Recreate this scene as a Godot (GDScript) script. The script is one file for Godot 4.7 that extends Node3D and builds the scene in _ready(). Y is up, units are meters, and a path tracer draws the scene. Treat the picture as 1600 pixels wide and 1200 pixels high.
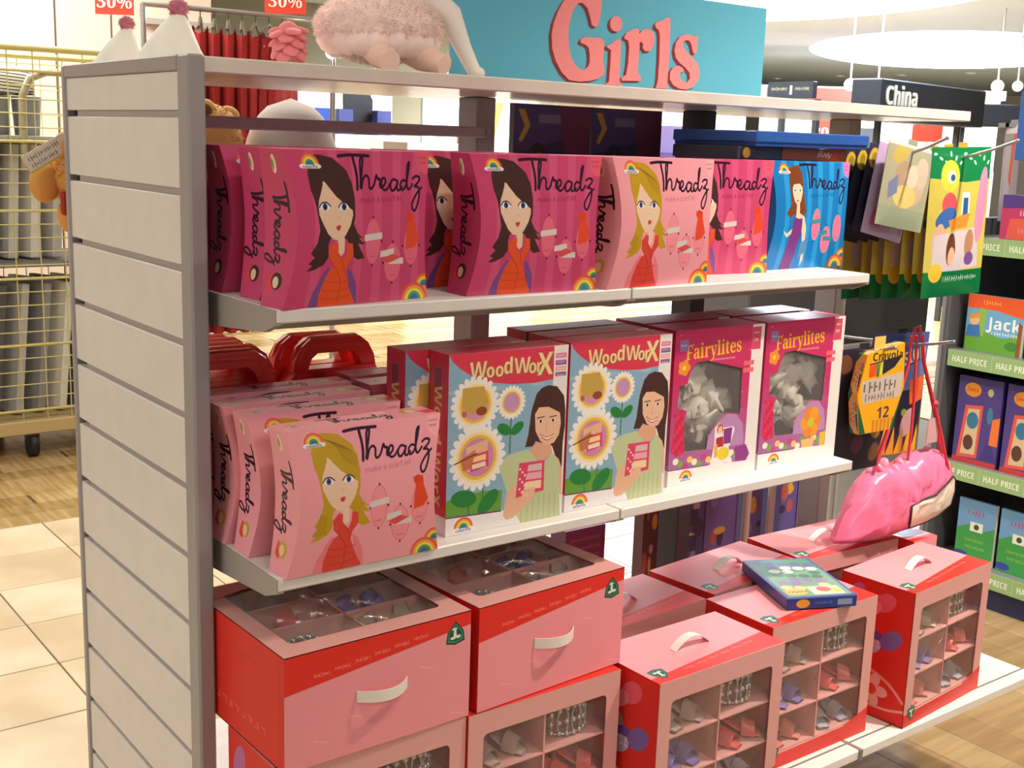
extends Node3D

# ---------------------------------------------------------------- mesh builder
class MB:
	var v := PackedVector3Array()
	var n := PackedVector3Array()
	var t := PackedVector2Array()
	var x := Transform3D()
	func vert(p: Vector3, q: Vector3, uv := Vector2.ZERO) -> void:
		v.append(x * p); n.append((x.basis * q).normalized()); t.append(uv)
	func tri(a: Vector3, b: Vector3, c: Vector3, ua := Vector2.ZERO, ub := Vector2.ZERO, uc := Vector2.ZERO) -> void:
		var q := (b - a).cross(c - a).normalized()
		vert(a, q, ua); vert(c, q, uc); vert(b, q, ub)
	# a, b, c, d run counter-clockwise seen from outside; a is the lower left
	func quad(a: Vector3, b: Vector3, c: Vector3, d: Vector3, r := Rect2(0, 0, 1, 1)) -> void:
		var u0 := Vector2(r.position.x, r.end.y); var u1 := r.end; var u2 := Vector2(r.end.x, r.position.y); var u3 := r.position
		tri(a, b, c, u0, u1, u2); tri(a, c, d, u0, u2, u3)
	func box(c: Vector3, s: Vector3, bev := 0.0) -> void:
		var h := s * 0.5
		var b := minf(bev, minf(h.x, minf(h.y, h.z)) * 0.9)
		for ax in 3:
			var a1 := (ax + 1) % 3
			var a2 := (ax + 2) % 3
			for sg in [-1.0, 1.0]:
				var o := Vector3.ZERO; o[ax] = sg * h[ax]
				var e1 := Vector3.ZERO; e1[a1] = (h[a1] - b) * sg
				var e2 := Vector3.ZERO; e2[a2] = h[a2] - b
				quad(c + o - e1 - e2, c + o + e1 - e2, c + o + e1 + e2, c + o - e1 + e2)
		if b <= 0.0:
			return
		for ax in 3:
			var a1 := (ax + 1) % 3
			var a2 := (ax + 2) % 3
			for s1 in [-1.0, 1.0]:
				for s2 in [-1.0, 1.0]:
					var L := Vector3.ZERO; L[ax] = (h[ax] - b) * s1 * s2
					var p := Vector3.ZERO; p[a1] = s1 * h[a1]; p[a2] = s2 * (h[a2] - b)
					var q := Vector3.ZERO; q[a1] = s1 * (h[a1] - b); q[a2] = s2 * h[a2]
					_edge(c, p, q, L)
		for sx in [-1.0, 1.0]:
			for sy in [-1.0, 1.0]:
				for sz in [-1.0, 1.0]:
					var a := c + Vector3(sx * h.x, sy * (h.y - b), sz * (h.z - b))
					var d := c + Vector3(sx * (h.x - b), sy * h.y, sz * (h.z - b))
					var e := c + Vector3(sx * (h.x - b), sy * (h.y - b), sz * h.z)
					if sx * sy * sz > 0: tri(a, d, e)
					else: tri(a, e, d)
	func _edge(c: Vector3, p: Vector3, q: Vector3, L: Vector3) -> void:
		var nn := (q - p).cross(L)
		if nn.dot(p + q) < 0: quad(c + q - L, c + p - L, c + p + L, c + q + L)
		else: quad(c + p - L, c + q - L, c + q + L, c + p + L)
	# rows of points, smooth; uv runs over the grid
	func grid(rows: Array, cu := false, cv := false, flip := false, r := Rect2(0, 0, 1, 1)) -> void:
		var nv := rows.size(); var nu: int = rows[0].size()
		var N := []
		for j in nv:
			var line := PackedVector3Array()
			for i in nu:
				var il := i - 1 if i > 0 else (nu - 2 if cu else 0)
				var ir := i + 1 if i < nu - 1 else (1 if cu else nu - 1)
				var jl := j - 1 if j > 0 else (nv - 2 if cv else 0)
				var jr := j + 1 if j < nv - 1 else (1 if cv else nv - 1)
				var du: Vector3 = rows[j][ir] - rows[j][il]
				var dv: Vector3 = rows[jr][i] - rows[jl][i]
				if du.length_squared() < 1e-14:
					var jj := 1 if j == 0 else nv - 2
					du = rows[jj][ir] - rows[jj][il]
				var m := du.cross(dv)
				line.append((-m if flip else m).normalized())
			N.append(line)
		for j in nv - 1:
			for i in nu - 1:
				var k := [[j, i], [j, i + 1], [j + 1, i + 1], [j + 1, i]]
				for idx in ([0, 2, 1, 0, 3, 2] if not flip else [0, 1, 2, 0, 2, 3]):
					var jj: int = k[idx][0]; var ii: int = k[idx][1]
					vert(rows[jj][ii], N[jj][ii], r.position + Vector2(float(ii) / (nu - 1) * r.size.x, (1.0 - float(jj) / (nv - 1)) * r.size.y))
	func tube(path: Array, r, nn := 8, closed := false) -> void:
		var rows := []
		var m := path.size()
		var up := Vector3.UP
		var prev := Vector3.ZERO
		for k in m + (1 if closed else 0):
			var i := k % m
			var a: Vector3 = path[(i - 1 + m) % m] if closed or i > 0 else path[0]
			var b: Vector3 = path[(i + 1) % m] if closed or i < m - 1 else path[m - 1]
			var d := (b - a).normalized()
			if k == 0:
				up = Vector3.UP if absf(d.y) < 0.9 else Vector3.RIGHT
			else:
				up = prev
			var s := d.cross(up).normalized()
			up = s.cross(d).normalized()
			prev = up
			var rr: float = r[i] if r is Array else r
			var row := PackedVector3Array()
			for q in nn + 1:
				var an := TAU * q / nn
				row.append(Vector3(path[i]) + (s * cos(an) + up * sin(an)) * rr)
			rows.append(row)
		grid(rows, true, closed, true)
		if not closed:
			for e in [0, rows.size() - 1]:
				var c: Vector3 = path[0] if e == 0 else path[m - 1]
				for q in nn:
					if e == 0: tri(c, rows[e][q + 1], rows[e][q])
					else: tri(c, rows[e][q], rows[e][q + 1])
	func lathe(prof: Array, nn := 20) -> void:
		var rows := []
		for p in prof:
			var row := PackedVector3Array()
			for q in nn + 1:
				var an := TAU * q / nn
				row.append(Vector3(cos(an) * p[0], p[1], -sin(an) * p[0]))
			rows.append(row)
		grid(rows, true)
	func ell(c: Vector3, r: Vector3, nu := 16, nv := 10, noise: FastNoiseLite = null, amp := 0.0, freq := 30.0) -> void:
		var rows := []
		for j in nv + 1:
			var la := -PI / 2 + PI * j / nv
			var row := PackedVector3Array()
			for i in nu + 1:
				var lo := TAU * (i % nu) / nu
				var d := Vector3(cos(la) * cos(lo), sin(la), -cos(la) * sin(lo))
				var k := 1.0
				if noise: k += amp * noise.get_noise_3dv((c + d * r) * freq)
				row.append(c + d * r * k)
			rows.append(row)
		grid(rows, true)
	func prism(poly: PackedVector2Array, z0: float, z1: float, ext := Rect2()) -> void:
		var p := poly.duplicate()
		var area := 0.0
		for i in p.size(): area += p[i].cross(p[(i + 1) % p.size()])
		if area < 0: p.reverse()
		var bb := ext
		if bb.size.x <= 0:
			bb = Rect2(p[0], Vector2.ZERO)
			for q in p: bb = bb.expand(q)
		var id := Geometry2D.triangulate_polygon(p)
		for k in range(0, id.size(), 3):
			var w := [p[id[k]], p[id[k + 1]], p[id[k + 2]]]
			if (w[1] - w[0]).cross(w[2] - w[0]) < 0: w = [w[0], w[2], w[1]]
			var uv := []
			for q in w: uv.append(Vector2((q.x - bb.position.x) / bb.size.x, 1.0 - (q.y - bb.position.y) / bb.size.y))
			tri(Vector3(w[0].x, w[0].y, z1), Vector3(w[1].x, w[1].y, z1), Vector3(w[2].x, w[2].y, z1), uv[0], uv[1], uv[2])
			tri(Vector3(w[0].x, w[0].y, z0), Vector3(w[2].x, w[2].y, z0), Vector3(w[1].x, w[1].y, z0), uv[0], uv[2], uv[1])
		for i in p.size():
			var a := p[i]; var b := p[(i + 1) % p.size()]
			quad(Vector3(a.x, a.y, z0), Vector3(b.x, b.y, z0), Vector3(b.x, b.y, z1), Vector3(a.x, a.y, z1))
	# flat frame: outer half sizes, inner half sizes with rounded corners
	func ring(c: Vector2, o: Vector2, ic: Vector2, inn: Vector2, rad: float, z0: float, z1: float) -> void:
		var A := []; var B := []
		var k := 5
		for q in 4:
			var sx := 1.0 if q == 0 or q == 3 else -1.0
			var sy := 1.0 if q < 2 else -1.0
			for i in k:
				var an := PI / 2 * (q + float(i) / (k - 1))
				A.append(c + Vector2(o.x * sx, o.y * sy))
				B.append(ic + Vector2((inn.x - rad) * sx, (inn.y - rad) * sy) + Vector2(cos(an), sin(an)) * rad)
		var m := A.size()
		for i in m:
			var j := (i + 1) % m
			for s in 2:
				var z: float = z1 if s == 0 else z0
				var a := Vector3(A[i].x, A[i].y, z); var b := Vector3(A[j].x, A[j].y, z)
				var d := Vector3(B[i].x, B[i].y, z); var e := Vector3(B[j].x, B[j].y, z)
				if s == 0:
					if A[i] != A[j]: tri(a, b, e)
					tri(a, e, d)
				else:
					if A[i] != A[j]: tri(a, e, b)
					tri(a, d, e)
			if A[i] != A[j]: quad(Vector3(A[i].x, A[i].y, z0), Vector3(A[j].x, A[j].y, z0), Vector3(A[j].x, A[j].y, z1), Vector3(A[i].x, A[i].y, z1))
			quad(Vector3(B[j].x, B[j].y, z0), Vector3(B[i].x, B[i].y, z0), Vector3(B[i].x, B[i].y, z1), Vector3(B[j].x, B[j].y, z1))
	func mesh() -> ArrayMesh:
		var a := []
		a.resize(Mesh.ARRAY_MAX)
		a[Mesh.ARRAY_VERTEX] = v; a[Mesh.ARRAY_NORMAL] = n; a[Mesh.ARRAY_TEX_UV] = t
		var m := ArrayMesh.new()
		m.add_surface_from_arrays(Mesh.PRIMITIVE_TRIANGLES, a)
		return m

# ---------------------------------------------------------------- flat print
class Cv:
	const S := 2
	var im: Image
	var k: float      # picture pixels per drawing unit
	func _init(uw: float, uh: float, px: int, bg: Color) -> void:
		k = float(px) * S / uw
		im = Image.create(px * S, int(round(px * uh / uw)) * S, false, Image.FORMAT_RGB8)
		im.fill(bg)
	func poly(pts, col: Color) -> void:
		var p := PackedVector2Array()
		if pts is Array and pts.size() and not (pts[0] is Vector2):
			for i in range(0, pts.size(), 2): p.append(Vector2(pts[i], pts[i + 1]) * k)
		else:
			for q in pts: p.append(q * k)
		var y0 := 1e9; var y1 := -1e9
		for q in p: y0 = minf(y0, q.y); y1 = maxf(y1, q.y)
		var m := p.size()
		for y in range(maxi(0, int(floor(y0))), mini(im.get_height(), int(ceil(y1)) + 1)):
			var yy := y + 0.5
			var xs := []
			for i in m:
				var a := p[i]; var b := p[(i + 1) % m]
				if (a.y <= yy) != (b.y <= yy): xs.append(a.x + (yy - a.y) / (b.y - a.y) * (b.x - a.x))
			xs.sort()
			for i in range(0, xs.size() - 1, 2):
				var xa := int(round(xs[i])); var xb := int(round(xs[i + 1]))
				if xb > xa: im.fill_rect(Rect2i(xa, y, xb - xa, 1), col)
	func ell(cx: float, cy: float, rx: float, ry: float, col: Color, rot := 0.0) -> void:
		var p := PackedVector2Array()
		for i in 28: p.append(Vector2(cx, cy) + Vector2(cos(TAU * i / 28) * rx, sin(TAU * i / 28) * ry).rotated(rot))
		poly(p, col)
	func rect(x: float, y: float, w: float, h: float, col: Color) -> void:
		poly([x, y, x + w, y, x + w, y + h, x, y + h], col)
	func line(pts: PackedVector2Array, w: float, col: Color) -> void:
		for i in pts.size():
			if i < pts.size() - 1:
				var d := pts[i + 1] - pts[i]
				if d.length() > 1e-6:
					var s := d.normalized().orthogonal() * w * 0.5
					poly(PackedVector2Array([pts[i] + s, pts[i + 1] + s, pts[i + 1] - s, pts[i] - s]), col)
			if w * k > 3: ell(pts[i].x, pts[i].y, w * 0.5, w * 0.5, col)
	static func smooth(p: PackedVector2Array, sub := 5) -> PackedVector2Array:
		var o := PackedVector2Array()
		for i in p.size() - 1:
			var a := p[maxi(0, i - 1)]; var d := p[mini(p.size() - 1, i + 2)]
			for q in sub: o.append(p[i].cubic_interpolate(p[i + 1], a, d, float(q) / sub))
		o.append(p[p.size() - 1])
		return o
	static func pts(a: Array, xf := Transform2D()) -> PackedVector2Array:
		var o := PackedVector2Array()
		for i in range(0, a.size(), 2): o.append(xf * Vector2(a[i], a[i + 1]))
		return o
	func text(s: String, x: float, y: float, size: float, col: Color, bold := true, wid := 1.0, rot := 0.0, serif := false) -> void:
		var tm := TextMesh.new()
		var f := SystemFont.new()
		f.font_names = PackedStringArray(["Droid Serif" if serif else "Droid Sans"])
		f.font_weight = 700 if bold else 400
		tm.font = f; tm.text = s; tm.font_size = 64; tm.pixel_size = 1.0 / 64.0; tm.depth = 0.0; tm.curve_step = 1.0
		var arr := tm.get_mesh_arrays()
		var vs: PackedVector3Array = arr[Mesh.ARRAY_VERTEX]
		var ix = arr[Mesh.ARRAY_INDEX]
		var cnt: int = ix.size() if ix != null and ix.size() else vs.size()
		var nrm: PackedVector3Array = arr[Mesh.ARRAY_NORMAL]
		for i in range(0, cnt, 3):
			var tri := PackedVector2Array()
			var back := false
			for j in 3:
				var id: int = ix[i + j] if ix != null and ix.size() else i + j
				if nrm[id].z < 0.5: back = true
				tri.append(Vector2(x, y) + Vector2(vs[id].x * wid, -vs[id].y).rotated(rot) * size)
			if not back: poly(tri, col)
	func tex() -> ImageTexture:
		im.shrink_x2()
		return ImageTexture.create_from_image(im)

# ---------------------------------------------------------------- nodes and materials
var used := {}
var mats := {}
var rng := RandomNumberGenerator.new()
var fnoise := FastNoiseLite.new()

func C(r: int, g: int, b: int) -> Color:
	return Color(r / 255.0, g / 255.0, b / 255.0)

func mat(c: Color, rough := 0.6, metal := 0.0, spec := 0.5) -> StandardMaterial3D:
	var key := [c, rough, metal, spec]
	if not mats.has(key):
		var m := StandardMaterial3D.new()
		m.albedo_color = c; m.roughness = rough; m.metallic = metal; m.metallic_specular = spec
		m.cull_mode = BaseMaterial3D.CULL_DISABLED
		mats[key] = m
	return mats[key]

func printed(cv: Cv, rough := 0.4, spec := 0.5) -> StandardMaterial3D:
	var m := StandardMaterial3D.new()
	m.albedo_texture = cv.tex(); m.roughness = rough; m.metallic_specular = spec
	m.cull_mode = BaseMaterial3D.CULL_DISABLED
	m.texture_repeat = false
	return m

func film(c: Color, a: float, rough := 0.03) -> StandardMaterial3D:
	var m := StandardMaterial3D.new()
	m.albedo_color = Color(c.r, c.g, c.b, a); m.roughness = rough
	m.transparency = BaseMaterial3D.TRANSPARENCY_ALPHA
	m.cull_mode = BaseMaterial3D.CULL_DISABLED
	return m

func glow(c: Color, e: float) -> StandardMaterial3D:
	var m := StandardMaterial3D.new()
	m.albedo_color = c; m.emission_enabled = true; m.emission = c; m.emission_energy_multiplier = e
	m.cull_mode = BaseMaterial3D.CULL_DISABLED
	return m

# noise-coloured surface (world triplanar)
func grain(a: Color, b: Color, scale: Vector3, rough := 0.5, freq := 0.02, bump := 0.0, spec := 0.5) -> StandardMaterial3D:
	var f := FastNoiseLite.new()
	f.seed = 7; f.frequency = freq; f.fractal_octaves = 4
	var nt := NoiseTexture2D.new()
	nt.width = 256; nt.height = 256; nt.seamless = true; nt.noise = f
	var g := Gradient.new()
	g.offsets = PackedFloat32Array([0.2, 0.8]); g.colors = PackedColorArray([a, b])
	nt.color_ramp = g
	var m := StandardMaterial3D.new()
	m.albedo_texture = nt; m.roughness = rough; m.metallic_specular = spec
	m.uv1_triplanar = true; m.uv1_world_triplanar = true; m.uv1_scale = scale
	m.cull_mode = BaseMaterial3D.CULL_DISABLED
	if bump > 0.0:
		var bt := NoiseTexture2D.new()
		bt.width = 256; bt.height = 256; bt.seamless = true; bt.noise = f; bt.as_normal_map = true; bt.bump_strength = 6.0
		m.normal_enabled = true; m.normal_texture = bt; m.normal_scale = bump
	return m

func numbered(called: String) -> String:
	if not used.has(called):
		used[called] = 0
		return called
	used[called] += 1
	return "%s_%03d" % [called, used[called]]

func tag(o: Node3D, label: String, category: String, group := "") -> void:
	o.set_meta("label", label); o.set_meta("category", category)
	if group != "": o.set_meta("group", group)

func thing(called: String, label: String, category: String, at := Vector3.ZERO, turn := 0.0, group := "") -> Node3D:
	var o := Node3D.new()
	o.name = numbered(called)
	add_child(o)
	o.position = at; o.rotation.y = turn
	tag(o, label, category, group)
	return o

func part(called: String, mb: MB, m: Material, parent: Node3D) -> MeshInstance3D:
	return part_mesh(called, mb.mesh(), m, parent)

func part_mesh(called: String, mesh: Mesh, m: Material, parent: Node3D, at := Vector3.ZERO) -> MeshInstance3D:
	var o := MeshInstance3D.new()
	o.name = called
	o.mesh = mesh
	o.material_override = m
	o.position = at
	parent.add_child(o, true)
	return o

func single(called: String, mb: MB, m: Material, label: String, category: String, group := "", at := Vector3.ZERO, turn := 0.0) -> MeshInstance3D:
	var o := MeshInstance3D.new()
	o.name = numbered(called)
	o.mesh = mb.mesh(); o.material_override = m
	add_child(o)
	o.position = at; o.rotation.y = turn
	tag(o, label, category, group)
	return o

func struct(called: String, mb: MB, m: Material) -> MeshInstance3D:
	var o := MeshInstance3D.new()
	o.name = called
	o.mesh = mb.mesh(); o.material_override = m
	add_child(o)
	o.set_meta("kind", "structure")
	return o

func copy(o: Node3D, label: String, at: Vector3, turn := 0.0) -> Node3D:
	var r: Node3D = o.duplicate()
	r.name = numbered(String(o.name))
	add_child(r)
	r.position = at; r.rotation = Vector3(0, turn, 0)
	r.set_meta("label", label)
	return r

func bx(c: Vector3, s: Vector3, bev := 0.0) -> MB:
	var b := MB.new()
	b.box(c, s, bev)
	return b

func V(x: float, y: float, z: float) -> Vector3:
	return Vector3(x, y, z)
const TG := {
	"hair": [180,28,225,26,308,42,383,99,420,168,435,260,432,360,420,394,452,444,501,480,458,466,508,511,455,501,512,583,459,591,416,565,370,476,246,468,232,505,240,569,211,609,181,621,142,636,92,641,131,611,100,601,139,569,108,545,150,491,167,423,154,350,146,278,123,212,120,141,132,82,155,41],
	"face": [192,179,162,298,164,342,191,391,224,441,266,474,313,479,358,456,397,399,416,348,416,303,359,258,296,221,222,165],
	"fringe": [180,28,225,26,308,42,394,110,428,214,430,305,417,321,361,289,297,244,243,186,216,147,212,182,189,231,166,272,150,314,134,240,125,151,137,73],
	"neck": [297,463,353,464,357,546,332,568,311,546],
	"scarf": [238,533,277,491,309,501,311,555,354,590,373,548,376,495,418,502,426,567,387,614,378,658,402,708,425,758,471,831,450,850,222,844,214,770,235,685,264,636,294,624,251,580],
	"sleevel": [243,624,214,663,168,761,156,839,222,844,218,753,264,636],
	"sleever": [388,633,420,648,465,720,487,834,461,843,414,737],
	"eyes": [210,299,351,301],
	"mouth": [284,407,301,399,325,400,317,422,297,429],
	"ov": [574,493,734,618,883,527],
	"bars": [507,474,646,468,635,568,744,561,697,607,820,617],
	"knit": [828,349,907,347,915,400,951,491,917,533,839,547,844,445,853,400],
	"rb": [910,820,975,756],
	"logo": [152,71],
	"tt": [349,32,432,25,556,28],
	"ts": [445,31,462,129,460,208],
	"hh": [482,197,513,59,508,37,495,56,490,133,489,203,507,153,530,134,549,150,548,191,560,205,583,187,603,140,608,133,617,153,632,153,630,189,644,199,673,173,669,149,650,151,643,187,661,212,688,205,708,178],
	"aa": [763,164,734,154,711,178,717,211,737,214,758,188,766,163,762,204,776,215,800,196],
	"dd": [833,165,807,159,788,180,796,209,815,209,836,178,853,77,849,61,839,89,839,173,849,207,865,205,884,180],
	"zz": [885,150,907,136,936,142,931,166,901,193,927,195,942,221,937,277,915,325,894,322,887,288,918,236,958,200],
}
const WG := {
	"head": [0,0,873,3,875,235,713,248,521,239,333,211,190,160,90,99,30,48],
	"strip": [873,1,1000,0,1002,488,928,322,877,281],
	"hill": [-2,990,129,981,292,959,461,978,456,1125,0,1109],
	"white": [0,1109,456,1125,995,1151,1000,1240,0,1240],
	"f1": [218,353],
	"f2": [248,719],
	"f3": [519,366],
	"leaf": [143,994,345,1042,463,548,574,553],
	"hair": [834,275,911,290,977,363,994,463,996,584,982,704,982,897,968,1087,923,1045,940,843,888,717,735,662,737,698,648,697,673,608,693,443,732,328,775,290],
	"face": [724,470,744,425,842,429,944,470,959,556,945,639,902,694,842,705,780,668,734,591],
	"fr": [834,275,911,290,977,363,991,499,936,475,842,429,766,415,724,470,703,480,732,328],
	"neck": [735,674,871,691,890,765,803,826,680,739],
	"dress": [562,724,678,715,741,782,804,849,890,765,955,845,964,1015,985,1245,634,1248,539,1082,473,922,431,824,477,748],
	"arm": [475,1165,499,1018,560,946,637,1027,754,1020,756,1056,643,1144,559,1195,502,1198],
	"arm2": [890,765,954,821,985,897,992,1091,951,1061,927,890],
	"case": [603,805,825,810,826,1031,580,1053],
	"dr1": [684,828,803,828,803,879,675,874],
	"dr2": [676,886,803,887,803,938,661,934],
	"dr3": [662,948,802,950,801,1009,650,1005],
	"eyes": [777,526,886,530],
	"mouth": [777,620,838,639,896,633,877,658,840,663,801,649],
	"wood": [112,233,285,232,327,347,274,399,177,412,112,360],
	"wt": [135,39],
	"xx": [680,59,831,210],
	"rb": [142,1208],
}
const FG := {
	"win": [239,274,361,265,767,361,781,752,621,723,521,801,424,904,416,1010,171,1005,147,747,173,663,67,627,76,456,160,439,178,355],
	"strip": [844,1,1000,0,1000,1280,864,1278,846,759],
	"white": [-4,1143,448,1147,1003,1169,1000,1280,0,1280],
	"title": [180,195,636,154],
	"bf": [113,306],
	"stack": [72,677,136,634,144,809,171,1011,71,1035,23,980,34,821],
	"arch": [416,1010,425,916,521,801,623,736,734,747,817,834,840,966,836,1017,444,1020],
	"fairy": [497,836,548,804,598,848,707,847,729,875,686,999,670,1023,720,1145,706,1195,560,1194,479,1101,502,976],
	"flow": [745,1032,874,1022,921,1106,857,1215,763,1209],
}
const GIRLS := {
	"letter_g": [8754,16500,8746,16228,8711,15990,8665,15941,8603,15927,8539,15967,8494,16098,8424,16236,8310,16315,8213,16306,8121,16226,8056,16096,8012,15932,7999,15735,8027,15540,8098,15347,8202,15227,8315,15165,8414,15171,8497,15227,8530,15302,8521,15448,8490,15555,8413,15604,8313,15624,8287,15658,8332,15716,8417,15735,8764,15748,8841,15717,8857,15673,8860,15508,8839,15359,8884,15251,8906,15179,8868,15102,8759,15031,8561,14978,8315,14951,8070,14965,7895,15082,7742,15270,7648,15478,7624,15724,7661,15921,7745,16122,7854,16291,7990,16418,8179,16489,8372,16499,8497,16457,8573,16429,8618,16487],
	"letter_i": [8923,15622,9022,15657,9169,15751,9233,15756,9269,15721,9268,15424,9276,15014,9354,14933,8930,14929,9015,14990,9031,15335,9029,15556,8938,15587],
	"i_dot": [9273,16036,9258,16087,9223,16129,9173,16155,9116,16160,9061,16145,9015,16112,8986,16065,8979,16012,8993,15960,9028,15919,9078,15893,9135,15887,9190,15901,9236,15935,9265,15982],
	"letter_r": [9345,15820,9417,15899,9593,15978,9685,15976,9710,15894,9804,15976,9935,15996,10073,15951,10108,15840,10091,15706,10018,15606,9886,15588,9815,15649,9823,15725,9762,15758,9723,15717,9724,15454,9715,15208,9801,15119,9807,15043,9322,15025,9331,15082,9431,15135,9467,15362,9474,15643,9440,15753,9347,15783],
	"letter_l": [10102,16085,10139,16135,10323,16197,10428,16244,10489,16230,10504,15812,10508,15429,10498,15042,10534,14937,10205,14934,10249,15067,10257,15489,10239,15888,10203,15999,10119,16039],
	"letter_s": [11261,15975,11148,15957,10977,15982,10784,15939,10671,15805,10642,15650,10695,15518,10799,15438,10975,15352,11081,15270,11105,15163,11040,15091,10926,15095,10837,15148,10817,15225,10863,15277,10939,15281,10891,15346,10775,15388,10652,15361,10564,15259,10561,15123,10667,15012,10840,14953,11038,14950,11218,15012,11335,15147,11355,15306,11278,15459,11125,15576,10977,15653,10872,15733,10864,15820,10930,15873,11015,15869,11092,15797,11130,15683,11178,15628,11238,15652],
}

# ---------------------------------------------------------------- prints on cartons
func rainbow(cv: Cv, x: float, y: float, r: float) -> void:
	var cols := [C(235, 90, 80), C(245, 165, 60), C(245, 225, 90), C(80, 165, 90), C(60, 110, 180)]
	for i in 5:
		var p := PackedVector2Array()
		var rr := r * (1.0 - 0.17 * i)
		for q in 19: p.append(Vector2(x + cos(PI + PI * q / 18) * rr, y + sin(PI + PI * q / 18) * rr))
		cv.poly(p, cols[i])

# small print that cannot be read: a wavy line of letter-sized strokes
func scribble(cv: Cv, x: float, y: float, w: float, h: float, col: Color) -> void:
	var n := int(w / (h * 0.55)) + 1
	for i in n:
		var a := x + w * i / n
		var hh := h * (0.5 + 0.5 * fposmod(sin(i * 12.9 + x) * 43.7, 1.0))
		cv.rect(a, y - hh * 0.5, h * 0.16, hh, col)
		if i % 3: cv.rect(a, y - hh * 0.1, h * 0.4, h * 0.16, col)

func brand_mark(cv: Cv, x: float, y: float, r: float) -> void:
	rainbow(cv, x, y, r)
	for d in [-1, 1]: cv.ell(x + d * r * 0.75, y + r * 0.12, r * 0.42, r * 0.2, C(245, 240, 240))
	cv.rect(x - r * 0.8, y - r * 0.02, r * 1.6, r * 0.34, C(245, 240, 240))
	cv.text("colorific", x, y + r * 0.16, r * 0.42, C(90, 80, 130), true, 1.0)

func script_word(cv: Cv, xf: Transform2D, w: float, col: Color) -> void:
	for key in ["tt", "ts", "hh", "aa", "dd", "zz"]:
		cv.line(Cv.smooth(Cv.pts(TG[key], xf)), w * (1.25 if key in ["tt", "ts"] else 1.0), col)

func spots(cv: Cv, base: Color, line: Color) -> void:
	var sz := [[62, 128], [68, 112], [62, 112]]
	for i in 3:
		var cx: float = TG.ov[i * 2]; var cy: float = TG.ov[i * 2 + 1]
		cv.ell(cx, cy, sz[i][0], sz[i][1], line)
		cv.ell(cx, cy, sz[i][0] - 4, sz[i][1] - 4, base)
		for q in 4:
			var d := Vector2(sz[i][0] + 6, 0).rotated(0) if q == 0 else Vector2(-sz[i][0] - 6, 0) if q == 1 else Vector2(0, sz[i][1] + 6) if q == 2 else Vector2(0, -sz[i][1] - 6)
			cv.ell(cx + d.x, cy + d.y, 7, 7, C(70, 20, 45))
		scribble(cv, cx - 26, cy + sz[i][1] * 0.66, 52, 14, C(200, 70, 100))

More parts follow.
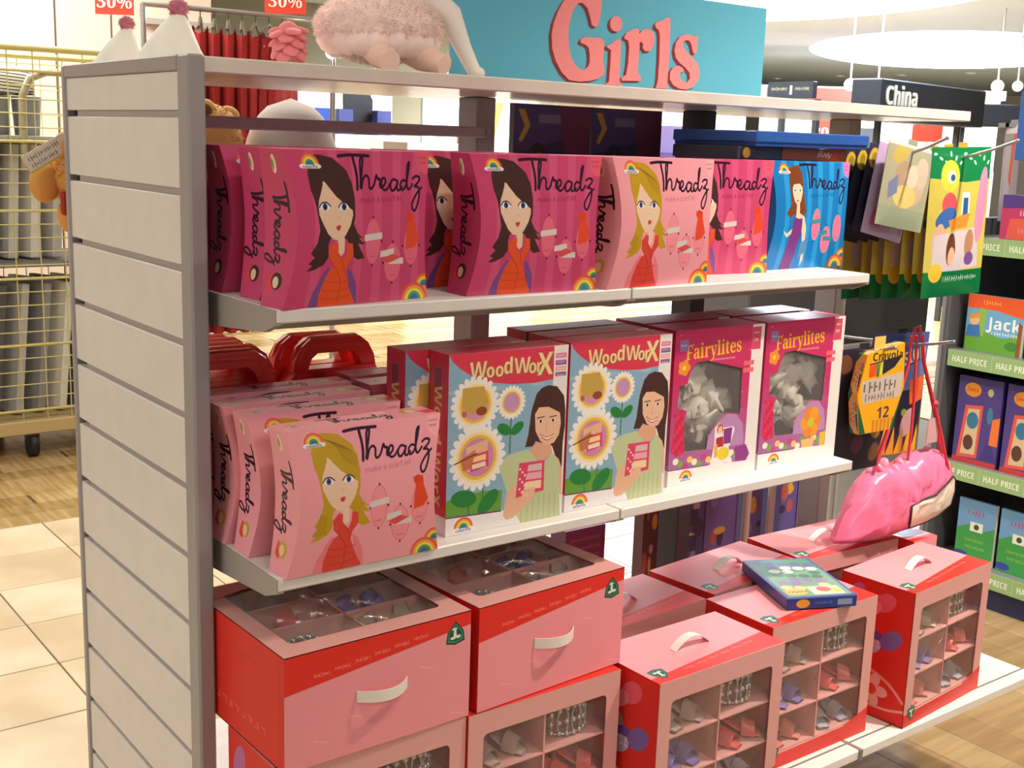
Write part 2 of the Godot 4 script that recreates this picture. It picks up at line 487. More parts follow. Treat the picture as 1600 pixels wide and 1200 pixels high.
func threadz_front(kind: int) -> StandardMaterial3D:
	var bg: Color = [C(205, 68, 116), C(244, 162, 175), C(20, 120, 190)][kind]
	var cv := Cv.new(1000, 840, 640, bg)
	if kind != 1:
		var alt: Color = [C(214, 86, 130), bg, C(40, 150, 215)][kind]
		for i in 6: cv.rect(130 + i * 150, 0, 62, 840, alt)
	var hair: Color = [C(70, 38, 36), C(196, 158, 30), C(122, 62, 30)][kind]
	var skin := C(240, 205, 178)
	if kind < 2:
		cv.poly(TG.hair, hair)
		cv.poly(TG.neck, skin)
		if kind == 0:
			cv.poly(TG.sleevel, C(125, 75, 150)); cv.poly(TG.sleever, C(125, 75, 150))
		else:
			cv.poly(TG.sleevel, C(240, 130, 140)); cv.poly(TG.sleever, C(240, 130, 140))
		var sc: Color = [C(235, 85, 40), C(225, 70, 60)][kind]
		cv.poly(TG.scarf, sc)
		var dk: Color = [C(205, 62, 30), C(190, 50, 50)][kind]
		cv.line(Cv.smooth(Cv.pts([251, 580, 300, 632, 345, 690, 350, 760, 345, 838])), 6, dk)
		cv.line(Cv.smooth(Cv.pts([311, 555, 350, 600, 372, 660])), 6, dk)
		for i in 3: cv.line(Cv.pts([230, 700 + i * 50, 330, 715 + i * 45, 420, 700 + i * 45]), 4, dk)
		cv.poly(TG.face, skin)
		cv.poly(TG.fringe, hair)
		if kind == 1:
			for i in 6: cv.line(Cv.smooth(Cv.pts([215 + i * 8, 60 + i * 3, 290 + i * 20, 110 + i * 8, 330 + i * 16, 190 + i * 10])), 4, C(140, 105, 25))
			for i in 4: cv.line(Cv.smooth(Cv.pts([150 + i * 14, 480 + i * 8, 140 + i * 16, 540, 110 + i * 26, 610])), 4, C(150, 115, 25))
		for e in 2:
			var ex: float = TG.eyes[e * 2]; var ey: float = TG.eyes[e * 2 + 1]
			cv.ell(ex, ey, 36, 21, C(250, 245, 245)); cv.ell(ex, ey, 17, 19, [C(50, 70, 130), C(90, 80, 150)][kind]); cv.ell(ex, ey, 8, 9, C(20, 20, 40))
			cv.line(Cv.smooth(Cv.pts([ex - 42, ey + 2, ex - 20, ey - 20, ex + 14, ey - 22, ex + 40, ey - 2])), 7, C(40, 25, 35))
		cv.line(Cv.pts([296, 352, 306, 360, 318, 356]), 4, C(215, 165, 140))
		cv.poly(TG.mouth, C(205, 60, 60))
	else:
		cv.poly([330, 30, 210, 60, 200, 200, 215, 330, 150, 400, 200, 440, 240, 410, 300, 420, 360, 430, 420, 400, 400, 330, 380, 240, 370, 90], hair)
		cv.poly([235, 180, 232, 250, 255, 310, 300, 345, 340, 310, 365, 240, 362, 170], skin)
		cv.poly([330, 30, 225, 50, 212, 190, 240, 200, 270, 150, 300, 130, 350, 190, 372, 200, 372, 90], hair)
		cv.poly([285, 320, 325, 320, 330, 400, 400, 430, 440, 520, 450, 640, 470, 770, 445, 820, 430, 700, 390, 560, 280, 440], skin)
		cv.poly([255, 430, 330, 445, 375, 440, 380, 560, 350, 650, 330, 840, 190, 840, 215, 690, 235, 560], C(120, 55, 130))
		cv.poly([250, 520, 180, 560, 130, 530, 150, 560, 190, 590, 240, 560], skin)
		for e in [265, 332]:
			cv.ell(e, 225, 20, 13, C(250, 250, 250)); cv.ell(e, 225, 10, 11, C(40, 110, 90))
		cv.ell(295, 305, 14, 8, C(200, 90, 70))
		cv.poly([390, 640, 470, 600, 480, 700, 400, 770], C(90, 140, 185))
	spots(cv, [C(232, 110, 140), C(246, 150, 162), C(240, 120, 160)][kind], [C(215, 70, 110), C(222, 110, 128), C(100, 190, 200)][kind])
	var bars: Array = TG.bars
	var white := C(225, 215, 212)
	for b in 3:
		var y: float = bars[b * 4 + 1]
		cv.poly([bars[b * 4], y - 18, bars[b * 4 + 2], bars[b * 4 + 3] - 24, bars[b * 4 + 2], bars[b * 4 + 3] + 12, bars[b * 4], y + 18], [white, white, C(70, 140, 160)][kind])
	if kind < 2:
		cv.poly([640, 596, 735, 568, 800, 590, 700, 622], C(222, 80, 85))
		cv.poly(TG.knit, C(232, 76, 42))
		cv.ell(868, 366, 34, 26, C(225, 66, 38))
	script_word(cv, Transform2D(), 14, C(45, 12, 40))
	cv.text("make a scarf kit", 640, 262, 44, [C(150, 30, 75), C(205, 110, 125), C(10, 70, 130)][kind], false, 1.1, -0.03)
	cv.poly([1000, 700, 880, 840, 1000, 840], C(240, 150, 60))
	rainbow(cv, 985, 765, 75); rainbow(cv, 905, 842, 100)
	cv.ell(985, 30, 75, 95, [C(230, 90, 115), C(250, 175, 180), C(200, 120, 190)][kind])
	scribble(cv, 915, 34, 70, 16, C(170, 60, 95)); scribble(cv, 925, 62, 55, 16, C(170, 60, 95))
	brand_mark(cv, 152, 80, 62)
	return printed(cv, 0.33)

func threadz_side(kind: int) -> StandardMaterial3D:
	var bg: Color = [C(205, 68, 116), C(244, 162, 175), C(20, 120, 190)][kind]
	var cv := Cv.new(240, 840, 160, bg)
	script_word(cv, Transform2D(Vector2(0, 0.72), Vector2(-0.62, 0), Vector2(205, -75)), 13, C(45, 12, 40))
	cv.poly([60, 660, 130, 690, 90, 760, 40, 740], C(230, 70, 70))
	cv.ell(120, 700, 46, 46, [C(60, 35, 35), C(205, 165, 50), C(120, 62, 30)][kind])
	cv.ell(112, 706, 26, 32, C(240, 205, 178))
	cv.ell(120, 80, 22, 50, C(245, 230, 225)); cv.ell(112, 80, 14, 36, C(245, 165, 60)); cv.ell(108, 80, 9, 24, C(80, 165, 90))
	return printed(cv, 0.35)

func threadz_top(kind: int) -> StandardMaterial3D:
	var bg: Color = [C(205, 68, 116), C(244, 162, 175), C(20, 120, 190)][kind]
	var cv := Cv.new(1000, 240, 400, bg)
	script_word(cv, Transform2D(Vector2(0.72, 0), Vector2(0, 0.6), Vector2(20, 20)), 14, C(45, 12, 40))
	cv.ell(860, 90, 60, 60, C(205, 165, 50)); cv.ell(865, 95, 34, 40, C(240, 205, 178))
	cv.poly([900, 110, 990, 90, 1000, 180, 930, 190], C(232, 76, 72))
	brand_mark(cv, 100, 130, 50)
	return printed(cv, 0.35)

func daisy(cv: Cv, x: float, y: float, R: float, r: float, inner: Color) -> void:
	for i in 22:
		var d := Vector2(R * 0.82, 0).rotated(TAU * i / 22)
		cv.ell(x + d.x, y + d.y, R * 0.2, R * 0.12, C(245, 240, 235), TAU * i / 22)
	cv.ell(x, y, R * 0.84, R * 0.84, C(245, 240, 232)); cv.ell(x, y, r * 1.14, r * 1.14, C(250, 225, 170)); cv.ell(x, y, r, r, C(240, 190, 60)); cv.ell(x, y, r * 0.86, r * 0.86, inner)

func woodworx_front() -> StandardMaterial3D:
	var cv := Cv.new(1000, 1240, 640, C(140, 178, 205))
	for i in 5: cv.ell(60 + i * 170, 255 + (i % 2) * 60, 60, 16, C(160, 192, 212))
	cv.poly(WG.hill, C(105, 160, 60))
	cv.rect(872, 0, 128, 1240, C(235, 228, 228))
	cv.poly(WG.head, C(220, 58, 84))
	var letters := [["W", 235, 120, 150], ["o", 335, 132, 130], ["o", 410, 132, 130], ["d", 485, 112, 150], ["W", 600, 118, 150], ["o", 690, 132, 130], ["r", 745, 130, 130], ["X", 800, 122, 220]]
	for s in 2:
		for l in letters: cv.text(l[0], l[1] + (8 if s == 0 else 0), l[2] + (8 if s == 0 else 0), l[3], C(150, 95, 50) if s == 0 else C(240, 215, 160))
	for p in [[170, 900, 185, 1110], [300, 900, 295, 1110], [519, 450, 515, 720]]: cv.line(Cv.pts(p), 12, C(70, 125, 90))
	daisy(cv, WG.f1[0], WG.f1[1], 195, 125, C(215, 150, 190))
	cv.poly(WG.wood, C(200, 165, 80)); cv.ell(270, 400, 45, 30, C(150, 70, 45)); cv.ell(130, 410, 20, 22, C(190, 110, 60))
	daisy(cv, WG.f2[0], WG.f2[1], 230, 155, C(205, 140, 185))
	cv.poly([150, 640, 330, 600, 330, 800, 170, 810], C(235, 185, 150)); cv.poly([185, 700, 335, 680, 340, 790, 190, 815], C(225, 70, 110)); cv.poly([205, 715, 315, 700, 318, 740, 205, 750], C(250, 215, 150)); cv.poly([205, 765, 315, 750, 318, 785, 205, 798], C(245, 225, 200))
	cv.poly([110, 720, 230, 660, 200, 790, 130, 800], C(200, 120, 80)); cv.line(Cv.pts([60, 745, 240, 690]), 9, C(100, 55, 35))
	daisy(cv, WG.f3[0], WG.f3[1], 118, 75, C(200, 150, 195))
	for i in 4: cv.ell(WG.leaf[i * 2], WG.leaf[i * 2 + 1], [105, 105, 62, 62][i], [60, 55, 38, 36][i], C(40, 130, 60), [0.15, -0.75, 0.5, -0.6][i])
	cv.poly(WG.white, C(238, 232, 232))
	var glowp := PackedVector2Array()
	for q in Cv.pts(WG.hair): glowp.append(Vector2(835, 560) + (q - Vector2(835, 560)) * 1.08)
	cv.poly(WG.hair, C(75, 45, 40))
	cv.poly(WG.neck, C(225, 170, 140)); cv.poly(WG.arm2, C(230, 180, 150))
	cv.poly(WG.dress, C(196, 205, 160))
	for i in 7: cv.line(Cv.pts([640 + i * 48, 1060, 630 + i * 50, 1235]), 7, C(168, 182, 130))
	cv.poly(WG.face, C(236, 190, 160)); cv.poly(WG.fr, C(75, 45, 40))
	for e in 2:
		cv.ell(WG.eyes[e * 2], WG.eyes[e * 2 + 1], 22, 11, C(245, 240, 235)); cv.ell(WG.eyes[e * 2], WG.eyes[e * 2 + 1], 11, 11, C(50, 30, 25))
		cv.line(Cv.pts([WG.eyes[e * 2] - 32, WG.eyes[e * 2 + 1] - 26, WG.eyes[e * 2] + 30, WG.eyes[e * 2 + 1] - 30]), 7, C(75, 45, 40))
	cv.line(Cv.pts([835, 540, 822, 595, 845, 600]), 5, C(205, 150, 122))
	cv.poly(WG.mouth, C(245, 238, 230)); cv.line(Cv.smooth(Cv.pts([775, 618, 838, 645, 898, 630])), 7, C(190, 90, 85)); cv.line(Cv.smooth(Cv.pts([790, 640, 838, 668, 886, 652])), 8, C(200, 100, 95))
	cv.poly(WG.arm, C(232, 182, 150)); cv.poly(WG.case, C(225, 70, 105))
	for d in ["dr1", "dr2", "dr3"]: cv.poly(WG[d], {"dr1": C(225, 190, 195), "dr2": C(235, 170, 185), "dr3": C(245, 215, 170)}[d])
	for i in 8: cv.ell(612 + (i % 3) * 22, 850 + i * 24, 9, 9, C(250, 220, 215))
	for i in 4: cv.ell(650 + i * 28, 1035 - i * 4, 14, 34, C(236, 190, 160))
	cv.rect(890, 55, 96, 34, C(225, 130, 160)); cv.rect(890, 105, 96, 34, C(150, 90, 150)); cv.rect(890, 150, 96, 30, C(240, 170, 175)); cv.rect(890, 190, 96, 28, C(150, 90, 150))
	for i in 4: scribble(cv, 902, 72 + i * 46, 72, 14, C(248, 240, 242))
	cv.line(Cv.pts([0, 1110, 455, 1126]), 9, C(110, 45, 100))
	brand_mark(cv, 145, 1200, 78)
	return printed(cv, 0.4)

func woodworx_side() -> StandardMaterial3D:
	var cv := Cv.new(280, 1240, 128, C(220, 58, 84))
	cv.rect(60, 90, 130, 190, C(190, 90, 100)); cv.rect(75, 105, 100, 160, C(150, 60, 85))
	cv.text("Wood WorX", 130, 640, 150, C(235, 205, 130), true, 1.0, PI / 2)
	cv.rect(0, 1110, 280, 130, C(238, 232, 232))
	return printed(cv, 0.4)

func fairy_front(kind: int) -> StandardMaterial3D:
	var cv := Cv.new(1000, 1280, 640, C(204, 52, 104))
	# the printed backdrop runs from cerise to lilac in broad bands
	var bands := [C(204, 56, 112), C(200, 66, 122), C(192, 80, 135), C(184, 92, 146), C(176, 104, 156), C(168, 116, 166)]
	for i in bands.size(): cv.rect(0, 420 + i * 140, 1000, 900, bands[i])
	for i in 14: cv.ell(60 + (i * 263) % 820, 40 + (i * 391) % 1000, 7, 7, C(235, 150, 180))
	cv.poly([860, 0, 1000, 0, 1000, 1280, 860, 1280], C(238, 232, 228))
	cv.rect(862, 20, 100, 190, C(215, 75, 105)); scribble(cv, 880, 70, 64, 22, C(245, 230, 230)); scribble(cv, 885, 130, 54, 34, C(245, 230, 230))
	for s in 2:
		var o := 7.0 if s == 0 else 0.0
		cv.text("Fairylites", 430 + o, 175 + o, 165, C(190, 70, 60) if s == 0 else C(250, 190, 60), true, 0.78, -0.05, true)
	scribble(cv, 440, 262, 240, 24, C(250, 190, 200))
	cv.rect(55, 80, 90, 90, C(150, 120, 185)); scribble(cv, 68, 125, 64, 26, C(230, 230, 250))
	for i in 5: cv.ell(113 + cos(TAU * i / 5) * 38, 306 + sin(TAU * i / 5) * 38, 30, 30, C(245, 150, 50))
	cv.ell(113, 306, 20, 20, C(250, 210, 90))
	for i in 6: cv.ell(800 + (i % 3) * 40, 320 + (i / 3) * 60, 22, 22, C(240, 110, 120))
	cv.poly(FG.stack, C(215, 50, 90))
	for i in 22: cv.ell(45 + (i * 37) % 100, 690 + i * 15, 17, 15, C(232, 62, 92) if i % 2 else C(200, 40, 80))
	cv.poly(FG.arch, C(190, 140, 190))
	for i in 14: cv.ell(80 + i * 52, 1075 + (i % 3) * 26, 32, 28, [C(250, 235, 215), C(120, 170, 90), C(200, 70, 130), C(245, 200, 120)][i % 4])
	if kind == 0:
		cv.poly(FG.fairy, C(245, 235, 240))
		cv.poly([600, 860, 700, 855, 690, 990, 610, 990], C(140, 60, 140)); cv.poly([520, 930, 600, 920, 610, 1010, 520, 1010], C(190, 50, 70))
		cv.ell(556, 860, 30, 36, C(240, 200, 165)); cv.poly([520, 860, 535, 815, 575, 812, 595, 860, 590, 910, 575, 830, 540, 840, 530, 900], C(200, 90, 50))
		cv.ell(610, 1070, 70, 55, C(235, 210, 60)); cv.poly([500, 990, 540, 980, 545, 1090, 510, 1100], C(240, 180, 90))
		cv.poly(FG.flow, C(150, 60, 140)); cv.ell(640, 1170, 60, 20, C(240, 160, 180))
	else:
		for i in 6: cv.ell(650 + cos(TAU * i / 6) * 75, 930 + sin(TAU * i / 6) * 85, 58, 62, C(245, 160, 50) if i % 2 else C(235, 140, 60))
		cv.ell(650, 930, 40, 44, C(200, 200, 60)); cv.poly([540, 1080, 720, 1070, 690, 1180, 560, 1190], C(240, 185, 120)); cv.poly([780, 1040, 860, 1030, 850, 1200, 790, 1210], C(225, 190, 70))
	cv.poly(FG.white, C(240, 235, 232))
	cv.line(Cv.pts([0, 1142, 450, 1148]), 8, C(120, 45, 100))
	brand_mark(cv, 200, 1230, 70)
	return printed(cv, 0.4)

func fairy_side() -> StandardMaterial3D:
	var cv := Cv.new(280, 1280, 128, C(204, 52, 104))
	var bands := [C(200, 66, 122), C(192, 80, 135), C(176, 104, 156), C(168, 116, 166)]
	for i in 4: cv.rect(0, 450 + i * 170, 280, 900, bands[i])
	for i in 9: cv.ell(40 + (i * 97) % 200, 300 + i * 85, 24, 24, C(230, 160, 60))
	cv.rect(0, 1142, 280, 138, C(240, 235, 232))
	return printed(cv, 0.4)

func shield(cv: Cv, x: float, y: float, r: float, turn := 0.0) -> void:
	var f := [[-1, -0.75], [0, -1], [1, -0.75], [0.85, 0.2], [0, 1.15], [-0.85, 0.2]]
	for s in 3:
		var p := PackedVector2Array()
		for q in f: p.append(Vector2(x, y) + Vector2(q[0], q[1]).rotated(turn) * r * [1.0, 0.86, 0.7][s])
		cv.poly(p, [C(25, 60, 50), C(70, 140, 110), C(30, 90, 70)][s])
	for q in [[-0.3, -0.3, 0.28, 0.16], [0.25, -0.35, 0.3, 0.14], [0.05, 0.0, 0.16, 0.45], [0.1, 0.45, 0.28, 0.12]]:
		var d := Vector2(q[0], q[1]).rotated(turn) * r
		cv.ell(x + d.x, y + d.y, q[2] * r, q[3] * r, C(225, 232, 222), turn)

func shoebox_top() -> StandardMaterial3D:
	var cv := Cv.new(1000, 540, 512, C(240, 152, 160))
	for i in 26: cv.ell(30 + (i * 379) % 940, 20 + (i * 211) % 350, 4, 4, C(250, 185, 190))
	cv.poly([0, 470, 1000, 360, 1000, 540, 0, 540], C(228, 52, 40))
	for i in 6: scribble(cv, 250 + i * 105, 470 - i * 10, 85, 24, C(248, 140, 128))
	shield(cv, 90, 440, 55)
	return printed(cv, 0.55, 0.4)

func shoebox_plain_side() -> StandardMaterial3D:
	var cv := Cv.new(540, 930, 256, C(222, 46, 36))
	cv.rect(0, 0, 540, 60, C(216, 42, 33))
	for i in 9: cv.rect(400, 180 + i * 66, 34, 9 + (i % 3) * 8, C(236, 92, 70)); 
	for i in 9: cv.rect(400 + (i % 2) * 26, 180 + i * 66, 9, 44, C(236, 92, 70))
	cv.line(Cv.pts([120, 240, 120, 760, 280, 760]), 6, C(206, 38, 30))
	return printed(cv, 0.5, 0.4)

func shoebox_side() -> StandardMaterial3D:
	var cv := Cv.new(540, 930, 320, C(222, 46, 36))
	var art := [[330, 130, 90, 60, -0.6, C(235, 95, 120)], [250, 190, 70, 45, -0.6, C(240, 130, 150)], [120, 150, 60, 110, 0.3, C(190, 110, 170)], [150, 300, 95, 85, 0.2, C(95, 65, 150)], [200, 330, 80, 70, 0.0, C(165, 150, 165)], [260, 420, 110, 70, -0.5, C(110, 80, 165)], [400, 370, 90, 60, -0.7, C(130, 100, 175)], [255, 450, 80, 50, -0.4, C(185, 165, 200)], [130, 420, 60, 60, 0.0, C(80, 50, 130)], [60, 520, 50, 80, 0.0, C(200, 110, 150)]]
	for a in art: cv.ell(a[0], a[1], a[2], a[3], a[5], a[4])
	for i in 7: cv.ell(230 + (i % 3) * 40, 410 + (i / 3) * 36, 15, 10, C(215, 205, 220), i * 0.7)
	cv.line(Cv.smooth(Cv.pts([40, 560, 200, 590, 400, 660, 520, 760])), 22, C(235, 150, 140))
	for i in 5: cv.ell(290 + cos(TAU * i / 5) * 70, 740 + sin(TAU * i / 5) * 70, 50, 38, C(240, 175, 165), TAU * i / 5)
	cv.ell(290, 740, 38, 38, C(230, 70, 50))
	cv.line(Cv.smooth(Cv.pts([20, 830, 200, 850, 400, 850, 530, 820])), 18, C(235, 160, 150))
	return printed(cv, 0.5, 0.4)

# ---------------------------------------------------------------- product builders
# pillow-shaped carton: faces bulge, ends are hollow; origin at the middle of its base
func pillow_carton(kind: int, label: String, at: Vector3, turn := 0.0) -> Node3D:
	var t := thing("craft_kit_carton", label, "craft kit", at, turn, "pillow-shaped scarf kit cartons")
	if not mats.has("pc%d" % kind):
		var w := 0.115; var h := 0.192; var d := 0.024
		var F := []; var B := []
		for j in 13:
			var s := sin(PI * j / 12.0)
			var y := h * j / 12.0
			var rf := PackedVector3Array(); var rb := PackedVector3Array()
			for i in 7:
				var k := -1.0 + i / 3.0
				var xx := k * (w - 0.0145 * s)
				rf.append(V(xx, y, d + 0.0105 * s)); rb.append(V(-xx, y, -d - 0.0105 * s))
			F.append(rf); B.append(rb)
		var f := MB.new(); f.grid(F)
		var b := MB.new(); b.grid(B)
		var sides := []
		for e in 2:
			var rows := []
			for j in 13:
				var p: Vector3 = B[j][6] if e == 0 else F[j][6]
				var q: Vector3 = F[j][0] if e == 0 else B[j][0]
				rows.append(PackedVector3Array([p, p.lerp(q, 0.5), q]))
			var m := MB.new(); m.grid(rows); sides.append(m.mesh())
		var tp := MB.new(); tp.quad(V(-w, h, d), V(w, h, d), V(w, h, -d), V(-w, h, -d))
		var bt := MB.new(); bt.quad(V(-w, 0, -d), V(w, 0, -d), V(w, 0, d), V(-w, 0, d))
		mats["pc%d" % kind] = [f.mesh(), b.mesh(), sides[0], sides[1], tp.mesh(), bt.mesh(), threadz_front(kind), threadz_side(kind), threadz_top(kind), mat([C(205, 68, 116), C(244, 162, 175), C(20, 120, 190)][kind], 0.4)]
	var a: Array = mats["pc%d" % kind]
	part_mesh("front_panel", a[0], a[6], t); part_mesh("back_panel", a[1], a[9], t)
	part_mesh("end_panel", a[2], a[7], t); part_mesh("end_panel", a[3], a[7], t)
	part_mesh("top_panel", a[4], a[8], t); part_mesh("bottom_panel", a[5], a[9], t)
	return t

# upright carton with a printed front
func flat_carton(key: String, called: String, label: String, cat: String, group: String, size: Vector3, front: Material, side: Material, top: Material, at: Vector3, turn := 0.0) -> Node3D:
	var t := thing(called, label, cat, at, turn, group)
	if not mats.has("fc" + key):
		var w := size.x / 2; var h := size.y; var d := size.z / 2
		var q := []
		for k in 6: q.append(MB.new())
		q[0].quad(V(-w, 0, d), V(w, 0, d), V(w, h, d), V(-w, h, d))
		q[1].quad(V(w, 0, -d), V(-w, 0, -d), V(-w, h, -d), V(w, h, -d))
		q[2].quad(V(-w, 0, -d), V(-w, 0, d), V(-w, h, d), V(-w, h, -d))
		q[3].quad(V(w, 0, d), V(w, 0, -d), V(w, h, -d), V(w, h, d))
		q[4].quad(V(-w, h, d), V(w, h, d), V(w, h, -d), V(-w, h, -d))
		q[5].quad(V(-w, 0, -d), V(w, 0, -d), V(w, 0, d), V(-w, 0, d))
		var ms := []
		for k in q: ms.append(k.mesh())
		mats["fc" + key] = ms
	var ms: Array = mats["fc" + key]
	part_mesh("front_panel", ms[0], front, t); part_mesh("back_panel", ms[1], top, t)
	part_mesh("side_panel", ms[2], side, t); part_mesh("side_panel", ms[3], side, t)
	part_mesh("top_panel", ms[4], top, t); part_mesh("bottom_panel", ms[5], top, t)
	return t

# carton with an odd-shaped clear window showing a white net costume
func window_carton(kind: int, label: String, at: Vector3, turn := 0.0) -> Node3D:
	var W := 0.207; var H := 0.263; var D := 0.07
	var t := thing("costume_carton", label, "costume kit", at, turn, "fairy costume cartons with a clear window")
	if not mats.has("wc%d" % kind):
		var win := PackedVector2Array()
		for i in range(0, FG.win.size(), 2): win.append(Vector2((FG.win[i] / 1000.0 - 0.5) * W, (1.0 - FG.win[i + 1] / 1280.0) * H))
		if kind == 1:
			for i in win.size(): win[i].x += 0.002 * (i % 3)
		var rectp := PackedVector2Array([Vector2(-W / 2, 0), Vector2(W / 2, 0), Vector2(W / 2, H), Vector2(-W / 2, H)])
		# the hole is joined to the outer edge by a seam
		var ar := 0.0
		for i in win.size(): ar += win[i].cross(win[(i + 1) % win.size()])
		if ar > 0: win.reverse()
		var best := 0
		for i in win.size():
			if win[i].distance_to(rectp[3]) < win[best].distance_to(rectp[3]): best = i
		var p := PackedVector2Array([rectp[0], rectp[1], rectp[2], rectp[3]])
		for i in win.size(): p.append(win[(best + i) % win.size()])
		p.append(win[best] + Vector2(-0.0001, -0.00005)); p.append(rectp[3] + Vector2(0, -0.0002))
		var f := MB.new(); f.prism(p, D / 2 - 0.001, D / 2, Rect2(-W / 2, 0, W, H))
		var b := MB.new(); b.box(V(0, H / 2, -D / 2 + 0.001), V(W, H, 0.002))
		var s := []
		for e in [-1.0, 1.0]:
			var m := MB.new()
			var xx: float = e * (W / 2)
			if e < 0: m.quad(V(xx, 0, -D / 2), V(xx, 0, D / 2), V(xx, H, D / 2), V(xx, H, -D / 2))
			else: m.quad(V(xx, 0, D / 2), V(xx, 0, -D / 2), V(xx, H, -D / 2), V(xx, H, D / 2))
			s.append(m.mesh())
		var tb := MB.new(); tb.quad(V(-W / 2, H, D / 2), V(W / 2, H, D / 2), V(W / 2, H, -D / 2), V(-W / 2, H, -D / 2))
		var bb := MB.new(); bb.quad(V(-W / 2, 0, -D / 2), V(W / 2, 0, -D / 2), V(W / 2, 0, D / 2), V(-W / 2, 0, D / 2))
		# crumpled net: overlapping lumpy petals and wings
		var c := MB.new()
		rng.seed = 40 + kind
		for i in 15:
			c.x = Transform3D(Basis.from_euler(V(rng.randf_range(-0.5, 0.5), rng.randf_range(-0.4, 0.4), rng.randf_range(0, TAU))), V(rng.randf_range(-0.05, 0.045), rng.randf_range(0.075, 0.195), rng.randf_range(-0.012, 0.008)))
			c.ell(Vector3.ZERO, V(rng.randf_range(0.014, 0.03), rng.randf_range(0.02, 0.042), 0.009), 10, 8, fnoise, 0.8, 60.0)
		var k := MB.new()
		k.x = Transform3D(Basis(), V(0.025, 0.125, -0.018)); k.ell(Vector3.ZERO, V(0.02, 0.035, 0.01), 10, 8, fnoise, 0.5, 40.0)
		k.x = Transform3D(Basis(), V(-0.01, 0.2, -0.02)); k.ell(Vector3.ZERO, V(0.03, 0.018, 0.01), 10, 8, fnoise, 0.5, 40.0)
		var g := MB.new(); g.prism(win, D / 2 - 0.0026, D / 2 - 0.0016)
		mats["wc%d" % kind] = [f.mesh(), b.mesh(), s[0], s[1], tb.mesh(), bb.mesh(), c.mesh(), k.mesh(), g.mesh(), fairy_front(kind)]
		if not mats.has("fairy_side"): mats["fairy_side"] = fairy_side()
	var a: Array = mats["wc%d" % kind]
	var cer := mat(C(204, 52, 104), 0.4)
	part_mesh("front_panel", a[0], a[9], t); part_mesh("back_panel", a[1], mat(C(125, 120, 112), 0.6), t)
	part_mesh("side_panel", a[2], mats["fairy_side"], t); part_mesh("side_panel", a[3], mats["fairy_side"], t)
	part_mesh("top_panel", a[4], cer, t); part_mesh("bottom_panel", a[5], cer, t)
	part_mesh("net_costume", a[6], mat(C(215, 212, 200), 0.7), t); part_mesh("wand", a[7], mat(C(150, 120, 90), 0.6), t)
	part_mesh("clear_window", a[8], mats["film"], t)
	return t

func toy_shoe(mb: MB, at: Vector3, turn: float, s: float) -> void:
	mb.x = Transform3D(Basis(Vector3.UP, turn).scaled(Vector3.ONE * s), at)
	# raised sole from heel to toe, heel block and a band across the toes
	var rows := []
	for j in 9:
		var k := j / 8.0
		var y := 0.032 * pow(1.0 - k, 1.6) + 0.003
		var w := 0.011 + 0.007 * sin(PI * k)
		var row := PackedVector3Array()
		for i in 9:
			var a := TAU * i / 8.0
			row.append(V(cos(a) * w, y + sin(a) * 0.003, -0.04 + k * 0.08))
		rows.append(row)
	mb.grid(rows, true, false, true)
	mb.tube([V(0, 0.034, -0.036), V(0, 0.018, -0.034), V(0, 0.0, -0.033)], [0.009, 0.006, 0.005], 8)
	mb.x = Transform3D(Basis(Vector3.UP, turn).scaled(Vector3.ONE * s), at + V(0, 0.0, 0))
	var band := []
	for j in 5:
		var row := PackedVector3Array()
		for i in 9:
			var a := PI * i / 8.0
			row.append(V(cos(a) * 0.018, 0.004 + sin(a) * (0.02 + 0.002 * j), 0.03 - j * 0.006))
		band.append(row)
	mb.grid(band)
	mb.x = Transform3D()

func tiara(mb: MB, at: Vector3, r: float) -> void:
	mb.x = Transform3D(Basis(), at)
	var arc := []
	for i in 15:
		var a := -0.2 + (PI + 0.4) * i / 14.0
		arc.append(V(cos(a) * r, 0.004, sin(a) * r))
	mb.tube(arc, 0.0022, 5)
	for i in 13:
		var a := PI * i / 12.0
		var hgt := 0.012 + 0.034 * pow(sin(a), 1.5)
		var b := V(cos(a) * r, 0.004, sin(a) * r)
		var top := b + V(0, hgt, 0)
		mb.tube([b, b.lerp(top, 0.5) + V(0.004 * (1 if i % 2 else -1), 0, 0), top], 0.0014, 5)
		mb.ell(top, Vector3.ONE * 0.006, 6, 4)
		mb.ell(b.lerp(top, 0.5), Vector3.ONE * 0.0056, 6, 4)
		mb.ell(b + V(0, 0.002, 0.001), Vector3.ONE * 0.005, 6, 4)
	mb.x = Transform3D()

const SBX := Vector3(0.292, 0.275, 0.16)
